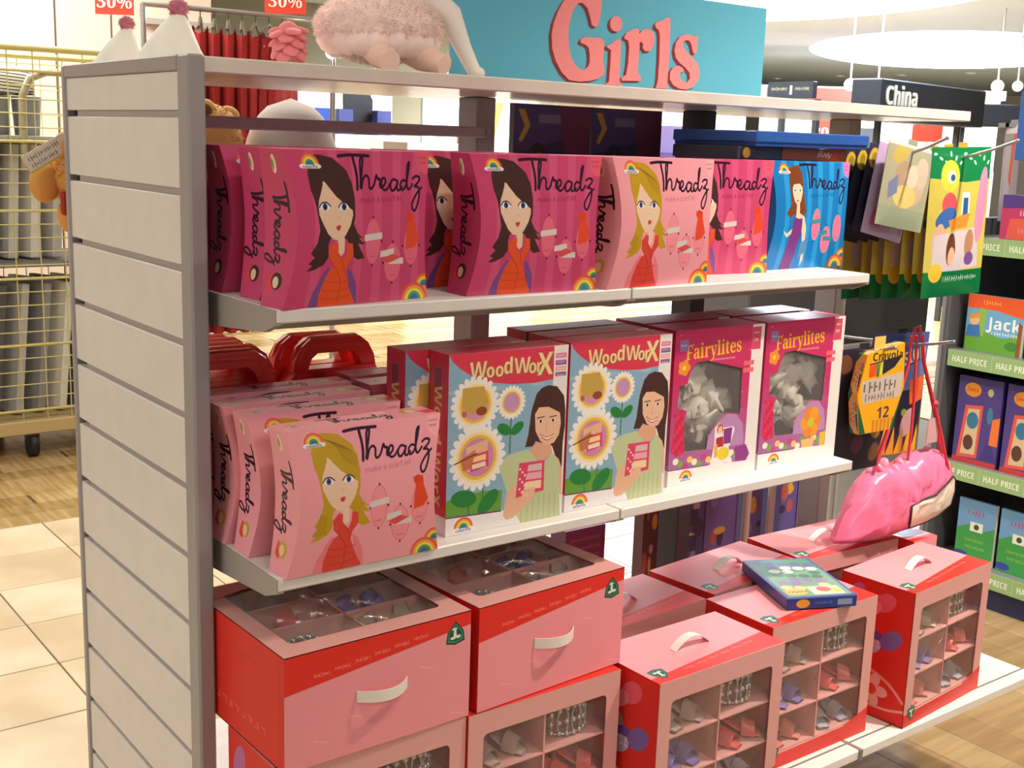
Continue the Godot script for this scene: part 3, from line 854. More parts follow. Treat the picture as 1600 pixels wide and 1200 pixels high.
# dress-up shoe box with six compartments behind a window; origin at the middle of its base, window facing +z
func shoe_box(label: String, at: Vector3, turn := 0.0, lying := false) -> Node3D:
	var t := thing("dress_up_box", label, "toy box", at, turn, "pink dress-up shoe boxes")
	var w := SBX.x / 2; var h := SBX.y; var d := SBX.z / 2
	var red := mat(C(222, 46, 36), 0.38); var pink := mat(C(224, 164, 158), 0.55); var pale := mat(C(214, 156, 142), 0.5)
	if not mats.has("sb"):
		var m := {}
		var tp := MB.new(); tp.quad(V(-w, h, d), V(w, h, d), V(w, h, -d), V(-w, h, -d)); tp.quad(V(-w, h - 0.0015, -d), V(w, h - 0.0015, -d), V(w, h - 0.0015, d), V(-w, h - 0.0015, d), Rect2(0.5, 0.95, 0.01, 0.01))
		m.top = tp.mesh()
		var bt := MB.new(); bt.box(V(0, 0.00075, 0), V(SBX.x, 0.0015, SBX.z)); m.bottom = bt.mesh()
		var bk := MB.new(); bk.box(V(0, h / 2, -d + 0.00075), V(SBX.x, h - 0.003, 0.0015)); m.back = bk.mesh()
		var sl := MB.new(); sl.quad(V(-w, 0, -d), V(-w, 0, d), V(-w, h, d), V(-w, h, -d)); sl.quad(V(-w + 0.0015, 0, d), V(-w + 0.0015, 0, -d), V(-w + 0.0015, h, -d), V(-w + 0.0015, h, d), Rect2(0.95, 0.03, 0.01, 0.01)); m.left = sl.mesh()
		var sr := MB.new(); sr.quad(V(w, 0, d), V(w, 0, -d), V(w, h, -d), V(w, h, d)); sr.quad(V(w - 0.0015, 0, -d), V(w - 0.0015, 0, d), V(w - 0.0015, h, d), V(w - 0.0015, h, -d), Rect2(0.95, 0.03, 0.01, 0.01)); m.right = sr.mesh()
		var fr := MB.new(); fr.ring(Vector2(0, h / 2), Vector2(w, h / 2), Vector2(0, 0.1345), Vector2(w - 0.027, 0.1055), 0.009, d - 0.0015, d); m.frame = fr.mesh()
		var bd := MB.new(); bd.prism(PackedVector2Array([Vector2(-w, 0), Vector2(w, 0), Vector2(w, 0.05), Vector2(w * 0.5, 0.0285), Vector2(-w, 0.026)]), d, d + 0.0006); m.band = bd.mesh()
		var sh := MB.new(); sh.box(V(0, 0, 0), V(SBX.x - 0.004, 0.003, 0.085)); m.shelf = sh.mesh()
		var dv := MB.new(); dv.box(V(0, 0, 0), V(0.003, 0.074, 0.085)); m.divider = dv.mesh()
		var bp := MB.new(); bp.box(V(0, 0, 0), V(SBX.x - 0.004, 0.232, 0.002)); m.insert = bp.mesh()
		var rows := []
		for j in 13:
			var row := PackedVector3Array()
			for i in 15:
				var xx := -0.123 + 0.246 * i / 14.0; var yy := 0.026 + 0.217 * j / 12.0
				var e := sin(PI * i / 14.0) * sin(PI * j / 12.0)
				row.append(V(xx, yy, d - 0.0022 - 0.011 * e * (0.55 + fnoise.get_noise_2d(xx * 22.0, yy * 22.0))))
			rows.append(row)
		var fm := MB.new(); fm.grid(rows); m.film = fm.mesh()
		var st := MB.new()
		var strap := []; var strap2 := []
		for i in 13:
			var k := -1.0 + i / 6.0
			var y := h + 0.0008 + 0.019 * (1.0 - k * k)
			strap.append(PackedVector3Array([V(k * 0.04, y, 0.008), V(k * 0.04, y, -0.008)]))
			strap2.append(PackedVector3Array([V(k * 0.04, y - 0.0014, 0.008), V(k * 0.04, y - 0.0014, -0.008)]))
		st.grid(strap, false, false, false); st.grid(strap2, false, false, true)
		for sgn in [-1.0, 1.0]:
			var er := []
			for i in 13: er.append(PackedVector3Array([strap[i][0 if sgn > 0 else 1], strap2[i][0 if sgn > 0 else 1]]))
			st.grid(er, false, false, sgn > 0)
		m.strap = st.mesh()
		var lg := MB.new()
		lg.prism(PackedVector2Array([Vector2(-0.013, 0.01), Vector2(0, 0.0135), Vector2(0.013, 0.01), Vector2(0.011, -0.003), Vector2(0, -0.016), Vector2(-0.011, -0.003)]), 0, 0.0006); m.logo = lg.mesh()
		var lc := Cv.new(100, 100, 64, C(25, 60, 50)); shield(lc, 50, 45, 50); m.logo_mat = printed(lc, 0.4)
		var kinds := []
		for q in 5:
			var sm := MB.new()
			if q == 0: tiara(sm, V(0, 0.001, -0.025), 0.048)
			else:
				toy_shoe(sm, V(-0.022, 0.001, 0.0), [0.0, 0.5, 0.3, -0.4, 0.15][q], 0.95); toy_shoe(sm, V(0.028, 0.001, -0.004), [0.0, 0.15, 0.75, -0.1, 0.4][q], 0.95)
			kinds.append(sm.mesh())
		m.goods = kinds
		m.top_mat = shoebox_top(); m.side_mat = shoebox_side(); m.plain_mat = shoebox_plain_side()
		mats["sb"] = m
	var m: Dictionary = mats["sb"]
	var parts := []
	parts.append(part_mesh("top_panel", m.top, m.top_mat, t)); parts.append(part_mesh("bottom_panel", m.bottom, red, t)); parts.append(part_mesh("back_panel", m.back, red, t))
	parts.append(part_mesh("side_panel", m.left, m.side_mat, t)); parts.append(part_mesh("side_panel", m.right, m.plain_mat, t))
	parts.append(part_mesh("window_frame", m.frame, pink, t)); parts.append(part_mesh("red_band", m.band, red, t))
	parts.append(part_mesh("clear_window", m.film, mats["film"], t)); parts.append(part_mesh("carry_strap", m.strap, mat(C(240, 232, 225), 0.5), t))
	parts.append(part_mesh("shield_badge", m.logo, m.logo_mat, t, V(-w + 0.026, 0.026, d + 0.0007)))
	parts.append(part_mesh("back_insert", m.insert, pale, t, V(0, 0.138, 0.002 - 0.013)))
	for i in 2: parts.append(part_mesh("tray_shelf", m.shelf, pink, t, V(0, 0.0995 + i * 0.0735, 0.032)))
	for i in 3: parts.append(part_mesh("tray_divider", m.divider, pink, t, V(0, 0.064 + i * 0.0725, 0.032)))
	parts.append(part_mesh("tray_shelf", m.shelf, pink, t, V(0, 0.026, 0.032)))
	var cols := [mat(C(205, 205, 200), 0.25, 0.7), mat(C(140, 120, 190), 0.35), mat(C(225, 95, 95), 0.35), mat(C(190, 180, 195), 0.35), mat(C(220, 130, 120), 0.4)]
	var plan := [[3, 3], [1, 2], [4, 3]]
	for r in 3:
		for c in 2:
			var q: int = plan[r][c]
			if r == 0: q = 0 if c == 1 else 4
			var mm: Material = cols[q]
			if r == 0 and c == 0: mm = mat(C(215, 190, 180), 0.3, 0.3)
			parts.append(part_mesh("toy_tiara" if q == 0 else "toy_shoe_pair", m.goods[q], mm, t, V(-0.072 + c * 0.144, 0.1745 - r * 0.0735, 0.034)))
	if lying:
		# window up, top panel to the front
		var xf := Transform3D(Basis(Vector3.UP, PI) * Basis(Vector3.RIGHT, -PI / 2), V(0, d, 0)) * Transform3D(Basis(), V(0, -h / 2, 0))
		for p in parts: p.transform = xf * p.transform
	return t

# ---------------------------------------------------------------- scene
func _ready() -> void:
	rng.seed = 11
	fnoise.seed = 3; fnoise.frequency = 1.0; fnoise.fractal_octaves = 3
	var cam := Camera3D.new()
	cam.name = "camera"
	cam.position = V(-0.60962, 1.385, 1.52424)
	cam.rotation = V(-0.19912, -0.6515, 0.03366)
	cam.fov = 35.457
	cam.near = 0.05; cam.far = 100.0
	add_child(cam)
	cam.current = true
	var we := WorldEnvironment.new()
	var env := Environment.new()
	env.background_mode = Environment.BG_COLOR
	env.background_color = Color.BLACK
	env.tonemap_mode = Environment.TONE_MAPPER_LINEAR
	env.tonemap_exposure = 1.0
	env.sdfgi_enabled = true; env.ssao_enabled = true; env.ssil_enabled = true
	we.environment = env
	add_child(we)
	mats["film"] = film(C(255, 250, 250), 0.06, 0.04)
	lamps()
	shell()
	gondola()
	girls_sign()
	upper_shelf()
	middle_shelf()
	lower_deck()
	hanging_bay()
	plush_toys()
	half_price_unit()
	left_side()
	far_store()

var gond: Node3D
const CEIL := 2.7
# added fill light panels, out of view: a glowing diffuser in a frame and an area light just below it
func fill_panel_light(x: float, z: float, sx: float, sz: float, e: float, col: Color, label: String) -> void:
	var t := thing("added_fill_panel", label, "ceiling light", V(x, CEIL, z), 0.0, "added fill light panels")
	var f := MB.new()
	f.box(V(-sx / 2 - 0.02, -0.02, 0), V(0.04, 0.04, sz + 0.08)); f.box(V(sx / 2 + 0.02, -0.02, 0), V(0.04, 0.04, sz + 0.08))
	f.box(V(0, -0.02, -sz / 2 - 0.02), V(sx, 0.04, 0.04)); f.box(V(0, -0.02, sz / 2 + 0.02), V(sx, 0.04, 0.04))
	part("frame", f, mat(C(225, 225, 225), 0.5), t)
	part("diffuser", bx(V(0, -0.012, 0), V(sx, 0.02, sz)), glow(col, 1.6), t)
	var l := AreaLight3D.new()
	l.name = "fill_panel_glow"
	l.area_size = Vector2(sx, sz)
	l.light_color = col; l.light_energy = e; l.shadow_enabled = true
	l.area_range = 30.0
	l.position = V(x, CEIL - 0.05, z)
	l.rotation = V(-PI / 2, 0, 0)
	add_child(l)

func downlight(x: float, z: float, e: float, aim: Vector3, label: String, ang := 42.0, size := 0.05) -> void:
	var t := thing("downlight", label, "downlight", V(x, CEIL, z), 0.0, "ceiling downlights")
	var f := MB.new(); f.lathe([[0.09, 0.0], [0.09, -0.012], [0.07, -0.016], [0.06, -0.004], [0.06, 0.0]], 20)
	part("trim_ring", f, mat(C(230, 230, 228), 0.4), t)
	var g := MB.new(); g.lathe([[0.06, -0.003], [0.03, -0.008], [0.0, -0.009]], 16)
	part("bulb", g, glow(C(255, 240, 220), 14.0), t)
	if e > 0.0:
		var l := SpotLight3D.new()
		l.name = "downlight_beam"
		l.light_color = C(255, 240, 224); l.light_energy = e; l.shadow_enabled = true
		l.spot_range = 30.0; l.spot_angle = ang; l.spot_angle_attenuation = 0.9; l.light_size = size; l.spot_attenuation = 2.0
		add_child(l)
		l.look_at_from_position(V(x, CEIL - 0.03, z), aim, Vector3.FORWARD)

func lamps() -> void:
	var warm := C(255, 248, 240)  # the four panels below are added fill, not fittings in view
	fill_panel_light(0.0, 3.0, 2.4, 1.0, 3.2, warm, "added long warm fill panel, unseen, in front of the pink toy shelves")
	fill_panel_light(1.1, -1.3, 2.4, 0.9, 4.4, warm, "added warm fill panel, unseen, over the cream tiled aisle")
	fill_panel_light(-3.0, -0.2, 1.2, 2.0, 5.6, warm, "added warm fill panel, unseen, brightening the slatted end panel")  # added only to lift the slatted end panel
	fill_panel_light(0.4, -4.0, 2.4, 0.8, 8.0, warm, "added warm fill panel, unseen, brightening the wall by the wire trolley")  # added only to lift the cream wall behind the trolley
	downlight(1.7, 0.9, 5.5, V(1.5, 0.4, 0.1), "downlight aimed at the right end of the toy shelves")
	downlight(0.5, 1.2, 0.8, V(0.4, 0.8, 0.1), "downlight aimed at the scarf kit boxes")
	downlight(2.3, 0.9, 3.5, V(2.4, 0.2, 0.1), "downlight over the wooden floor by the half price shelves")

func shell() -> void:
	var x0 := -5.0; var x1 := 24.0; var z0 := -22.0; var z1 := 5.0
	var plaster := mat(C(208, 218, 226), 0.8)
	# floor: a slab, a strip of cream tiles (aisle) and wooden planks
	var fl := struct("floor", bx(V((x0 + x1) / 2, -0.06, (z0 + z1) / 2), V(x1 - x0, 0.1, z1 - z0)), mat(C(120, 105, 85), 0.8))
	var tile := bx(Vector3.ZERO, V(0.2955, 0.01, 0.2955), 0.0015).mesh()
	var tms := []
	for i in 4: tms.append(grain([C(200, 180, 146), C(196, 176, 140), C(204, 185, 152), C(192, 171, 136)][i], [C(218, 202, 172), C(214, 197, 166), C(220, 205, 176), C(210, 192, 160)][i], V(0.9, 0.9, 0.9), 0.32, 0.012))
	# grid read from the joints: lines at x = 0.25 + 0.3 k and z = -2.73 + 0.3 k
	for zi in 7:
		for xi in range(-6, 13):
			var p := V(0.25 + 0.3 * xi + 0.15, -0.005, -2.73 + 0.3 * zi + 0.15)
			part_mesh("tile", tile, tms[absi(xi * 7 + zi * 3) % 4], fl, p)
	var gm := bx(V(0.25 + 0.3 * 3.5, -0.007, -1.68), V(5.72, 0.006, 2.1))
	part("grout", gm, mat(C(112, 96, 76), 0.9), fl)
	var pms := []
	for i in 4: pms.append(grain([C(152, 124, 86), C(158, 130, 92), C(146, 118, 80), C(162, 136, 98)][i], [C(172, 144, 104), C(178, 150, 110), C(166, 138, 98), C(182, 156, 116)][i], V(0.5, 0.5, 5.0), 0.32, 0.02))
	var plank := bx(Vector3.ZERO, V(0.118, 0.01, 1.19), 0.001).mesh()
	for xi in 26:
		for zi in 5:
			var off := 0.3 * ((xi * 5) % 4)
			var zc := -0.6 + 0.6 + zi * 1.2 - off
			if zc - 0.595 < -0.63: zc = -0.63 + 0.595 + (0.0 if zi == 0 else 1.2 * zi - off)
			if zi == 0:
				continue
			part_mesh("plank", plank, pms[(xi * 3 + zi) % 4], fl, V(0.66 + xi * 0.12, -0.005, -0.63 - 0.6 + zi * 1.2 - off + 0.3 * 3))
	# fill rows against the tile edge
	for xi in 26:
		var off := 0.3 * ((xi * 5) % 4)
		var z_end := -0.63 - 0.6 + 1.2 - off + 0.9 - 0.6
		var ln := z_end + 0.63 - 0.005
		if ln > 0.03: part_mesh("plank", bx(Vector3.ZERO, V(0.118, 0.01, ln), 0.001).mesh(), pms[(xi * 3) % 4], fl, V(0.66 + xi * 0.12, -0.005, -0.63 + ln / 2 + 0.002))
	var xpms := []
	for i in 4: xpms.append(grain([C(140, 112, 66), C(156, 126, 78), C(130, 102, 58), C(164, 136, 88)][i], [C(170, 142, 92), C(184, 156, 106), C(160, 132, 82), C(190, 164, 116)][i], V(5.0, 0.5, 0.5), 0.25, 0.02))
	var xplank := bx(Vector3.ZERO, V(1.19, 0.01, 0.118), 0.001).mesh()
	for zi in 30:
		for xi in 6:
			var off := 0.3 * ((zi * 5) % 4)
			part_mesh("plank", xplank, xpms[(zi * 3 + xi) % 4], fl, V(-0.6 + xi * 1.2 + off, -0.005, -2.73 - 0.06 - zi * 0.12))
	var rest := MB.new()
	rest.box(V(14.0, -0.005, -8.0), V(20.0, 0.008, 10.0)); rest.box(V(14.5, -0.006, -1.4), V(19, 0.006, 3.2))
	rest.box(V(-3.3, -0.005, -1.0), V(3.3, 0.008, 11.0)); rest.box(V(2.0, -0.006, -14.0), V(13.9, 0.006, 15.8)); rest.box(V(-0.55, -0.006, 2.1), V(2.2, 0.006, 5.4))
	part("far_flooring", rest, grain(C(170, 140, 92), C(196, 168, 122), V(3.0, 0.5, 0.4), 0.25, 0.02), fl)
	# ceiling and walls
	ceiling_with_recess(x0, x1, z0, z1, plaster)
	struct("wall_front", bx(V((x0 + x1) / 2, 1.9, z1 + 0.1), V(x1 - x0, 4.0, 0.2)), plaster)
	struct("wall_back", bx(V((x0 + x1) / 2, 1.9, z0 - 0.1), V(x1 - x0, 4.0, 0.2)), mat(C(235, 215, 190), 0.8))
	struct("wall_left", bx(V(x0 - 0.1, 1.9, (z0 + z1) / 2), V(0.2, 4.0, z1 - z0)), plaster)
	struct("wall_right", bx(V(x1 + 0.1, 1.9, (z0 + z1) / 2), V(0.2, 4.0, z1 - z0)), mat(C(235, 215, 190), 0.8))

func gondola() -> void:
	var t := thing("display_gondola", "grey framed shop shelving unit with white slatted end panel and white shelves", "shelving")
	gond = t
	var grey := mat(C(158, 154, 156), 0.42, 0.1)
	var steel := mat(C(150, 146, 146), 0.45, 0.1)
	var white := grain(C(226, 222, 219), C(230, 226, 223), V(2, 2, 2), 0.42, 0.02)
	# end panel
	var f := MB.new()
	f.box(V(0.009, 0.75, 0.0182), V(0.024, 1.46, 0.0365), 0.003)
	f.box(V(0.009, 0.75, -0.4705), V(0.024, 1.46, 0.017), 0.003)
	f.box(V(0.009, 1.47, -0.231), V(0.024, 0.02, 0.462), 0.002)
	f.box(V(0.009, 0.03, -0.231), V(0.024, 0.02, 0.462), 0.002)
	var pf := part("panel_frame", f, grey, t)
	part("panel_backing", bx(V(0.017, 0.75, -0.231), V(0.006, 1.42, 0.462)), mat(C(50, 46, 50), 0.7), pf)
	for i in 15:
		var y1 := 1.4057 - 0.1 * (i - 1) - 0.0048
		var y0 := 1.4057 - 0.1 * i + 0.0048
		if i == 0: y1 = 1.4595
		if i == 14: y0 = 0.041
		if y1 - y0 < 0.01: continue
		part("slat", bx(V(0.0065, (y0 + y1) / 2, -0.231), V(0.013, y1 - y0, 0.461), 0.0012), white, pf)
		if i < 14: part("groove_insert", bx(V(0.0058, 1.4057 - 0.1 * i, -0.213), V(0.003, 0.0094, 0.425)), mat(C(165, 160, 160), 0.4, 0.1), pf)
	# top board: one long white board
	part("top_board", bx(V(0.896, 1.4698, -0.215), V(1.75, 0.0215, 0.43), 0.002), grain(C(222, 214, 204), C(230, 222, 212), V(2, 2, 2), 0.22, 0.02), t)
	# posts and rails of the spine
	for x in [0.635, 1.185, 1.65]:
		part("post", bx(V(x, 0.73, -0.235), V(0.04, 1.457, 0.06), 0.003), steel if x != 1.185 else mat(C(52, 50, 56), 0.5), t)
	var gu := MB.new(); gu.prism(PackedVector2Array([Vector2(1.165, 1.36), Vector2(1.165, 1.42), Vector2(1.15, 1.412), Vector2(1.128, 1.395), Vector2(1.128, 1.36)]), -0.24, -0.21)
	part("post_gusset", gu, mat(C(52, 50, 56), 0.5), t)
	var r := MB.new()
	r.box(V(0.325, 1.3985, -0.2), V(0.6, 0.0185, 0.012), 0.002); r.tube([V(0.625, 1.3985, -0.2), V(0.635, 1.3985, -0.205)], 0.0092, 12)
	part("cross_rail", r, mat(C(170, 160, 166), 0.45, 0.1), t)
	# shelves on the front, two bays each
	for s in [[1.1755, 0.0], [0.8305, 0.0]]:
		var y: float = s[0]
		for b in [[0.034, 0.6163], [0.617, 1.19]]:
			var sh := part("shelf", bx(V((b[0] + b[1]) / 2, y - 0.0085, 0.0), V(b[1] - b[0], 0.017, 0.41), 0.002), white, t)
			part("shelf_tray", bx(V((b[0] + b[1]) / 2, y - 0.0225, -0.006), V(b[1] - b[0] - 0.01, 0.011, 0.37), 0.001), steel, sh)
			for e in [b[0] + 0.004, b[1] - 0.004]:
				var br := MB.new()
				br.x = Transform3D(Basis(Vector3.UP, -PI / 2), V(e + 0.0, 0, 0))
				br.prism(PackedVector2Array([Vector2(-0.2, y - 0.075), Vector2(-0.2, y - 0.0005), Vector2(0.204, y - 0.0005), Vector2(0.204, y - 0.019), Vector2(0.17, y - 0.032), Vector2(-0.05, y - 0.05)]), -0.0045, 0.0045)
				part("shelf_bracket", br, mat(C(165, 160, 156), 0.45, 0.2), sh)
	# rear shelf that carries the plush toys behind the rail
	part("shelf", bx(V(0.4, 1.29, -0.42), V(0.44, 0.016, 0.36), 0.002), white, t)
	# base deck in two lengths, with a grey inlay line along the front and a dark plinth
	for b in [[0.034, 1.168], [1.171, 1.77]]:
		var d := part("base_deck", bx(V((b[0] + b[1]) / 2, 0.29, -0.085), V(b[1] - b[0], 0.02, 0.76), 0.002), grain(C(232, 228, 222), C(240, 236, 230), V(2, 2, 2), 0.3, 0.02), t)
		part("inlay_line", bx(V((b[0] + b[1]) / 2, 0.3002, 0.266), V(b[1] - b[0] - 0.004, 0.0008, 0.004)), mat(C(120, 116, 112), 0.6), d)
	part("deck_joint", bx(V(1.1695, 0.29, 0.05), V(0.009, 0.0212, 0.496)), mat(C(130, 126, 120), 0.5), t)
	part("plinth", bx(V(0.72, 0.14, -0.26), V(1.3, 0.28, 0.44)), mat(C(60, 55, 52), 0.7), t)

func girls_sign() -> void:
	var t := thing("hanging_letter_sign", "glossy turquoise header sign reading Girls in pink letters", "sign", V(0, 0, 0))
	t.name = "header_sign"
	part("sign_board", bx(V(0.936, 1.5735, -0.2), V(0.77, 0.185, 0.006), 0.001), mat(C(100, 180, 206), 0.12), t)
	for key in GIRLS:
		var a: Array = GIRLS[key]
		var p := PackedVector2Array(); var q := PackedVector2Array()
		for i in range(0, a.size(), 2):
			p.append(Vector2(a[i], minf(a[i + 1], 16640.0)) / 10000.0)
			q.append(p[p.size() - 1] + Vector2(-0.0042, -0.003))
		var m := MB.new(); m.prism(p, -0.1955, -0.1935)
		var o := part(key, m, mat(C(244, 146, 148), 0.2), t)
		var e := MB.new(); e.prism(q, -0.1975, -0.1955)
		part("letter_edge", e, mat(C(150, 60, 62), 0.25), o)

func upper_shelf() -> void:
	var y := 1.1758
	pillow_carton(0, "cerise scarf kit carton with brown-haired girl, foremost beside the slatted panel", V(0.152, y, 0.168), 0.14)
	pillow_carton(0, "cerise scarf kit carton with brown-haired girl, beside the pale pink one on the upper shelf", V(0.441, y, 0.166), -0.02)
	pillow_carton(1, "pale pink scarf kit carton with blonde girl on the upper shelf", V(0.678, y, 0.171), 0.08)
	pillow_carton(0, "cerise scarf kit carton half hidden between the pale pink and blue cartons", V(0.896, y, 0.088), -0.1)
	pillow_carton(2, "blue scarf kit carton with girl in purple dress", V(1.142, y, 0.068), 0.03)
	pillow_carton(0, "cerise scarf kit carton second in the row behind the end one", V(0.165, y, 0.083), 0.1)
	pillow_carton(0, "cerise scarf kit carton third in the row, against the slatted panel", V(0.155, y, 0.0), 0.04)
	pillow_carton(0, "cerise scarf kit carton last in the row under the grey rail", V(0.16, y, -0.1), 0.0)
	pillow_carton(0, "cerise scarf kit carton showing half a face behind the gap between the front two", V(0.405, y, 0.06), 0.0)
	pillow_carton(0, "cerise scarf kit carton hidden second behind the middle cerise carton", V(0.43, y, -0.03), 0.0)
	pillow_carton(1, "pale pink scarf kit carton hidden behind the pale pink front one", V(0.66, y, 0.06), 0.0)
	pillow_carton(2, "blue scarf kit carton hidden behind the front blue one", V(1.19, y, -0.03), 0.0)
	pillow_carton(2, "blue scarf kit carton hidden last in the blue row", V(1.19, y, -0.12), 0.0)
	# boxes stacked on the rear cartons
	var ot := thing("card_box", "small terracotta box under the flat blue game", "box", V(1.188, y + 0.1926, -0.018))
	part("box_body", bx(V(0, 0.011, 0), V(0.18, 0.022, 0.16), 0.001), mat(C(150, 70, 48), 0.5), ot)
	var oc := Cv.new(180, 22, 160, C(158, 74, 50)); oc.line(Cv.smooth(Cv.pts([98, 16, 104, 3, 110, 6, 104, 12, 114, 14, 118, 8, 122, 15, 128, 7, 130, 18, 136, 10])), 2.2, C(225, 195, 180))
	var of := MB.new(); of.quad(V(-0.089, 0.001, 0.0803), V(0.089, 0.001, 0.0803), V(0.089, 0.021, 0.0803), V(-0.089, 0.021, 0.0803))
	part("front_print", of, printed(oc, 0.5), ot)
	var dt := thing("card_box", "small dark box with round yellow seal beside the terracotta one", "box", V(1.038, y + 0.1926, -0.018))
	part("box_body", bx(V(0, 0.011, 0), V(0.115, 0.022, 0.16), 0.001), mat(C(52, 50, 70), 0.4), dt)
	var se := MB.new(); se.x = Transform3D(Basis(Vector3.RIGHT, PI / 2), V(-0.035, 0.011, 0.0803)); se.lathe([[0.0095, 0.0], [0.0095, 0.0008], [0.0, 0.001]], 16)
	part("seal", se, mat(C(200, 165, 50), 0.4), dt)
	var bg := thing("board_game", "flat blue boxed game lying on the small boxes behind the blue carton", "boxed game", V(1.16, y + 0.215, -0.02))
	part("game_base", bx(V(0, 0.008, 0), V(0.308, 0.016, 0.2), 0.001), mat(C(38, 70, 140), 0.4), bg)
	part("game_lid", bx(V(0, 0.017, 0), V(0.314, 0.02, 0.206), 0.002), mat(C(45, 90, 170), 0.35), bg)

func middle_shelf() -> void:
	var y := 0.8308
	var z := [0.186, 0.09, 0.018, -0.055]
	for i in 4:
		pillow_carton(1, ["pale pink scarf kit carton with blonde girl at the front of the middle shelf", "pale pink scarf kit carton second in the middle shelf row", "pale pink scarf kit carton third in the middle shelf row", "pale pink scarf kit carton last of its row, under the red cases"][i], V(0.158 + [0.0, -0.005, -0.01, 0.0][i], y, z[i]), [0.0, -0.03, 0.02, 0.0][i])
	pillow_carton(1, "pale pink scarf kit carton behind the wood kit boxes, nearer of two", V(0.4, y, -0.02), 0.0)
	pillow_carton(1, "pale pink scarf kit carton behind the wood kit boxes, further of two", V(0.405, y, -0.09), 0.0)
	var wf := woodworx_front(); var ws := woodworx_side(); var wt := mat(C(220, 58, 84), 0.4)
	var sz := V(0.21, 0.263, 0.05)
	var wl := ["wood craft kit box with smiling girl and daisies, beside the pale pink kits", "wood craft kit box with smiling girl and daisies, beside the fairy costume boxes", "wood craft kit box half hidden behind the one by the pale pink kits", "wood craft kit box second behind the one by the fairy boxes", "wood craft kit box third behind the one by the fairy boxes"]
	var wp := [V(0.414, y, 0.153), V(0.634, y, 0.148), V(0.376, y, 0.098), V(0.637, y, 0.09), V(0.64, y, 0.03)]
	for i in 5:
		flat_carton("wood", "wood_kit_carton", wl[i], "craft kit", "wood craft kit boxes", sz, wf, ws, wt, wp[i], [-0.02, 0.0, 0.0, 0.01, 0.0][i])
	window_carton(0, "fairy costume carton with purple-winged fairy on its front", V(0.868, y, 0.124), -0.03)
	window_carton(1, "fairy costume carton with orange flower on its front", V(1.087, y, 0.124), -0.02)
	window_carton(0, "fairy costume carton hidden second behind the purple-winged fairy", V(0.872, y, 0.04), 0.0)
	window_carton(1, "fairy costume carton hidden second behind the orange flower", V(1.09, y, 0.04), 0.0)
	# red plastic carry cases behind
	var red := mat(C(252, 78, 70), 0.2)
	var body := MB.new()
	body.x = Transform3D()
	body.prism(PackedVector2Array([Vector2(-0.085, 0), Vector2(0.085, 0), Vector2(0.085, 0.17), Vector2(0.07, 0.19), Vector2(-0.07, 0.19), Vector2(-0.085, 0.17)]), -0.016, 0.016)
	var hd := MB.new()
	hd.prism(PackedVector2Array([Vector2(-0.075, 0.186), Vector2(-0.05, 0.186), Vector2(-0.042, 0.206), Vector2(-0.032, 0.214), Vector2(0.032, 0.214), Vector2(0.042, 0.206), Vector2(0.05, 0.186), Vector2(0.075, 0.186), Vector2(0.071, 0.206), Vector2(0.06, 0.226), Vector2(0.044, 0.238), Vector2(-0.044, 0.238), Vector2(-0.06, 0.226), Vector2(-0.071, 0.206)]), -0.012, 0.012)
	hd.tube([V(-0.06, 0.2, 0), V(-0.054, 0.218, 0), V(-0.04, 0.228, 0), V(0.04, 0.228, 0), V(0.054, 0.218, 0), V(0.06, 0.2, 0)], 0.0135, 10)
	var spots_ := [[0.105, -0.112, "red plastic carry case first of the five by the slatted panel"], [0.122, -0.146, "red plastic carry case second of the five by the slatted panel"], [0.115, -0.18, "red plastic carry case in the middle of the five by the slatted panel"], [0.125, -0.214, "red plastic carry case fourth of the five by the slatted panel"], [0.12, -0.248, "red plastic carry case fifth of the five by the slatted panel"], [0.315, -0.17, "red plastic carry case in front of its twin behind the pale pink kits"], [0.3, -0.21, "red plastic carry case behind its twin beside the wood kit boxes"]]
	for s in spots_:
		var t := thing("carry_case", s[2], "carry case", V(s[0], y, s[1]), 0.0, "red plastic carry cases")
		part_mesh("case_body", mesh_once("cb", body), red, t); part_mesh("handle", mesh_once("ch", hd), red, t)
		part_mesh("latch", mesh_once("cl", bx(V(-0.03, 0.178, 0.017), V(0.02, 0.014, 0.004), 0.001)), mat(C(200, 60, 55), 0.3), t)

func mesh_once(key: String, mb: MB) -> Mesh:
	if not mats.has("mesh_" + key): mats["mesh_" + key] = mb.mesh()
	return mats["mesh_" + key]

# a strap pressed flat by the box above
func flatten_strap(b: Node3D) -> void:
	var s: Node3D = b.get_node("carry_strap")
	s.transform = Transform3D(Basis().scaled(V(1, 0.04, 1)), V(0, SBX.y * 0.96, 0))

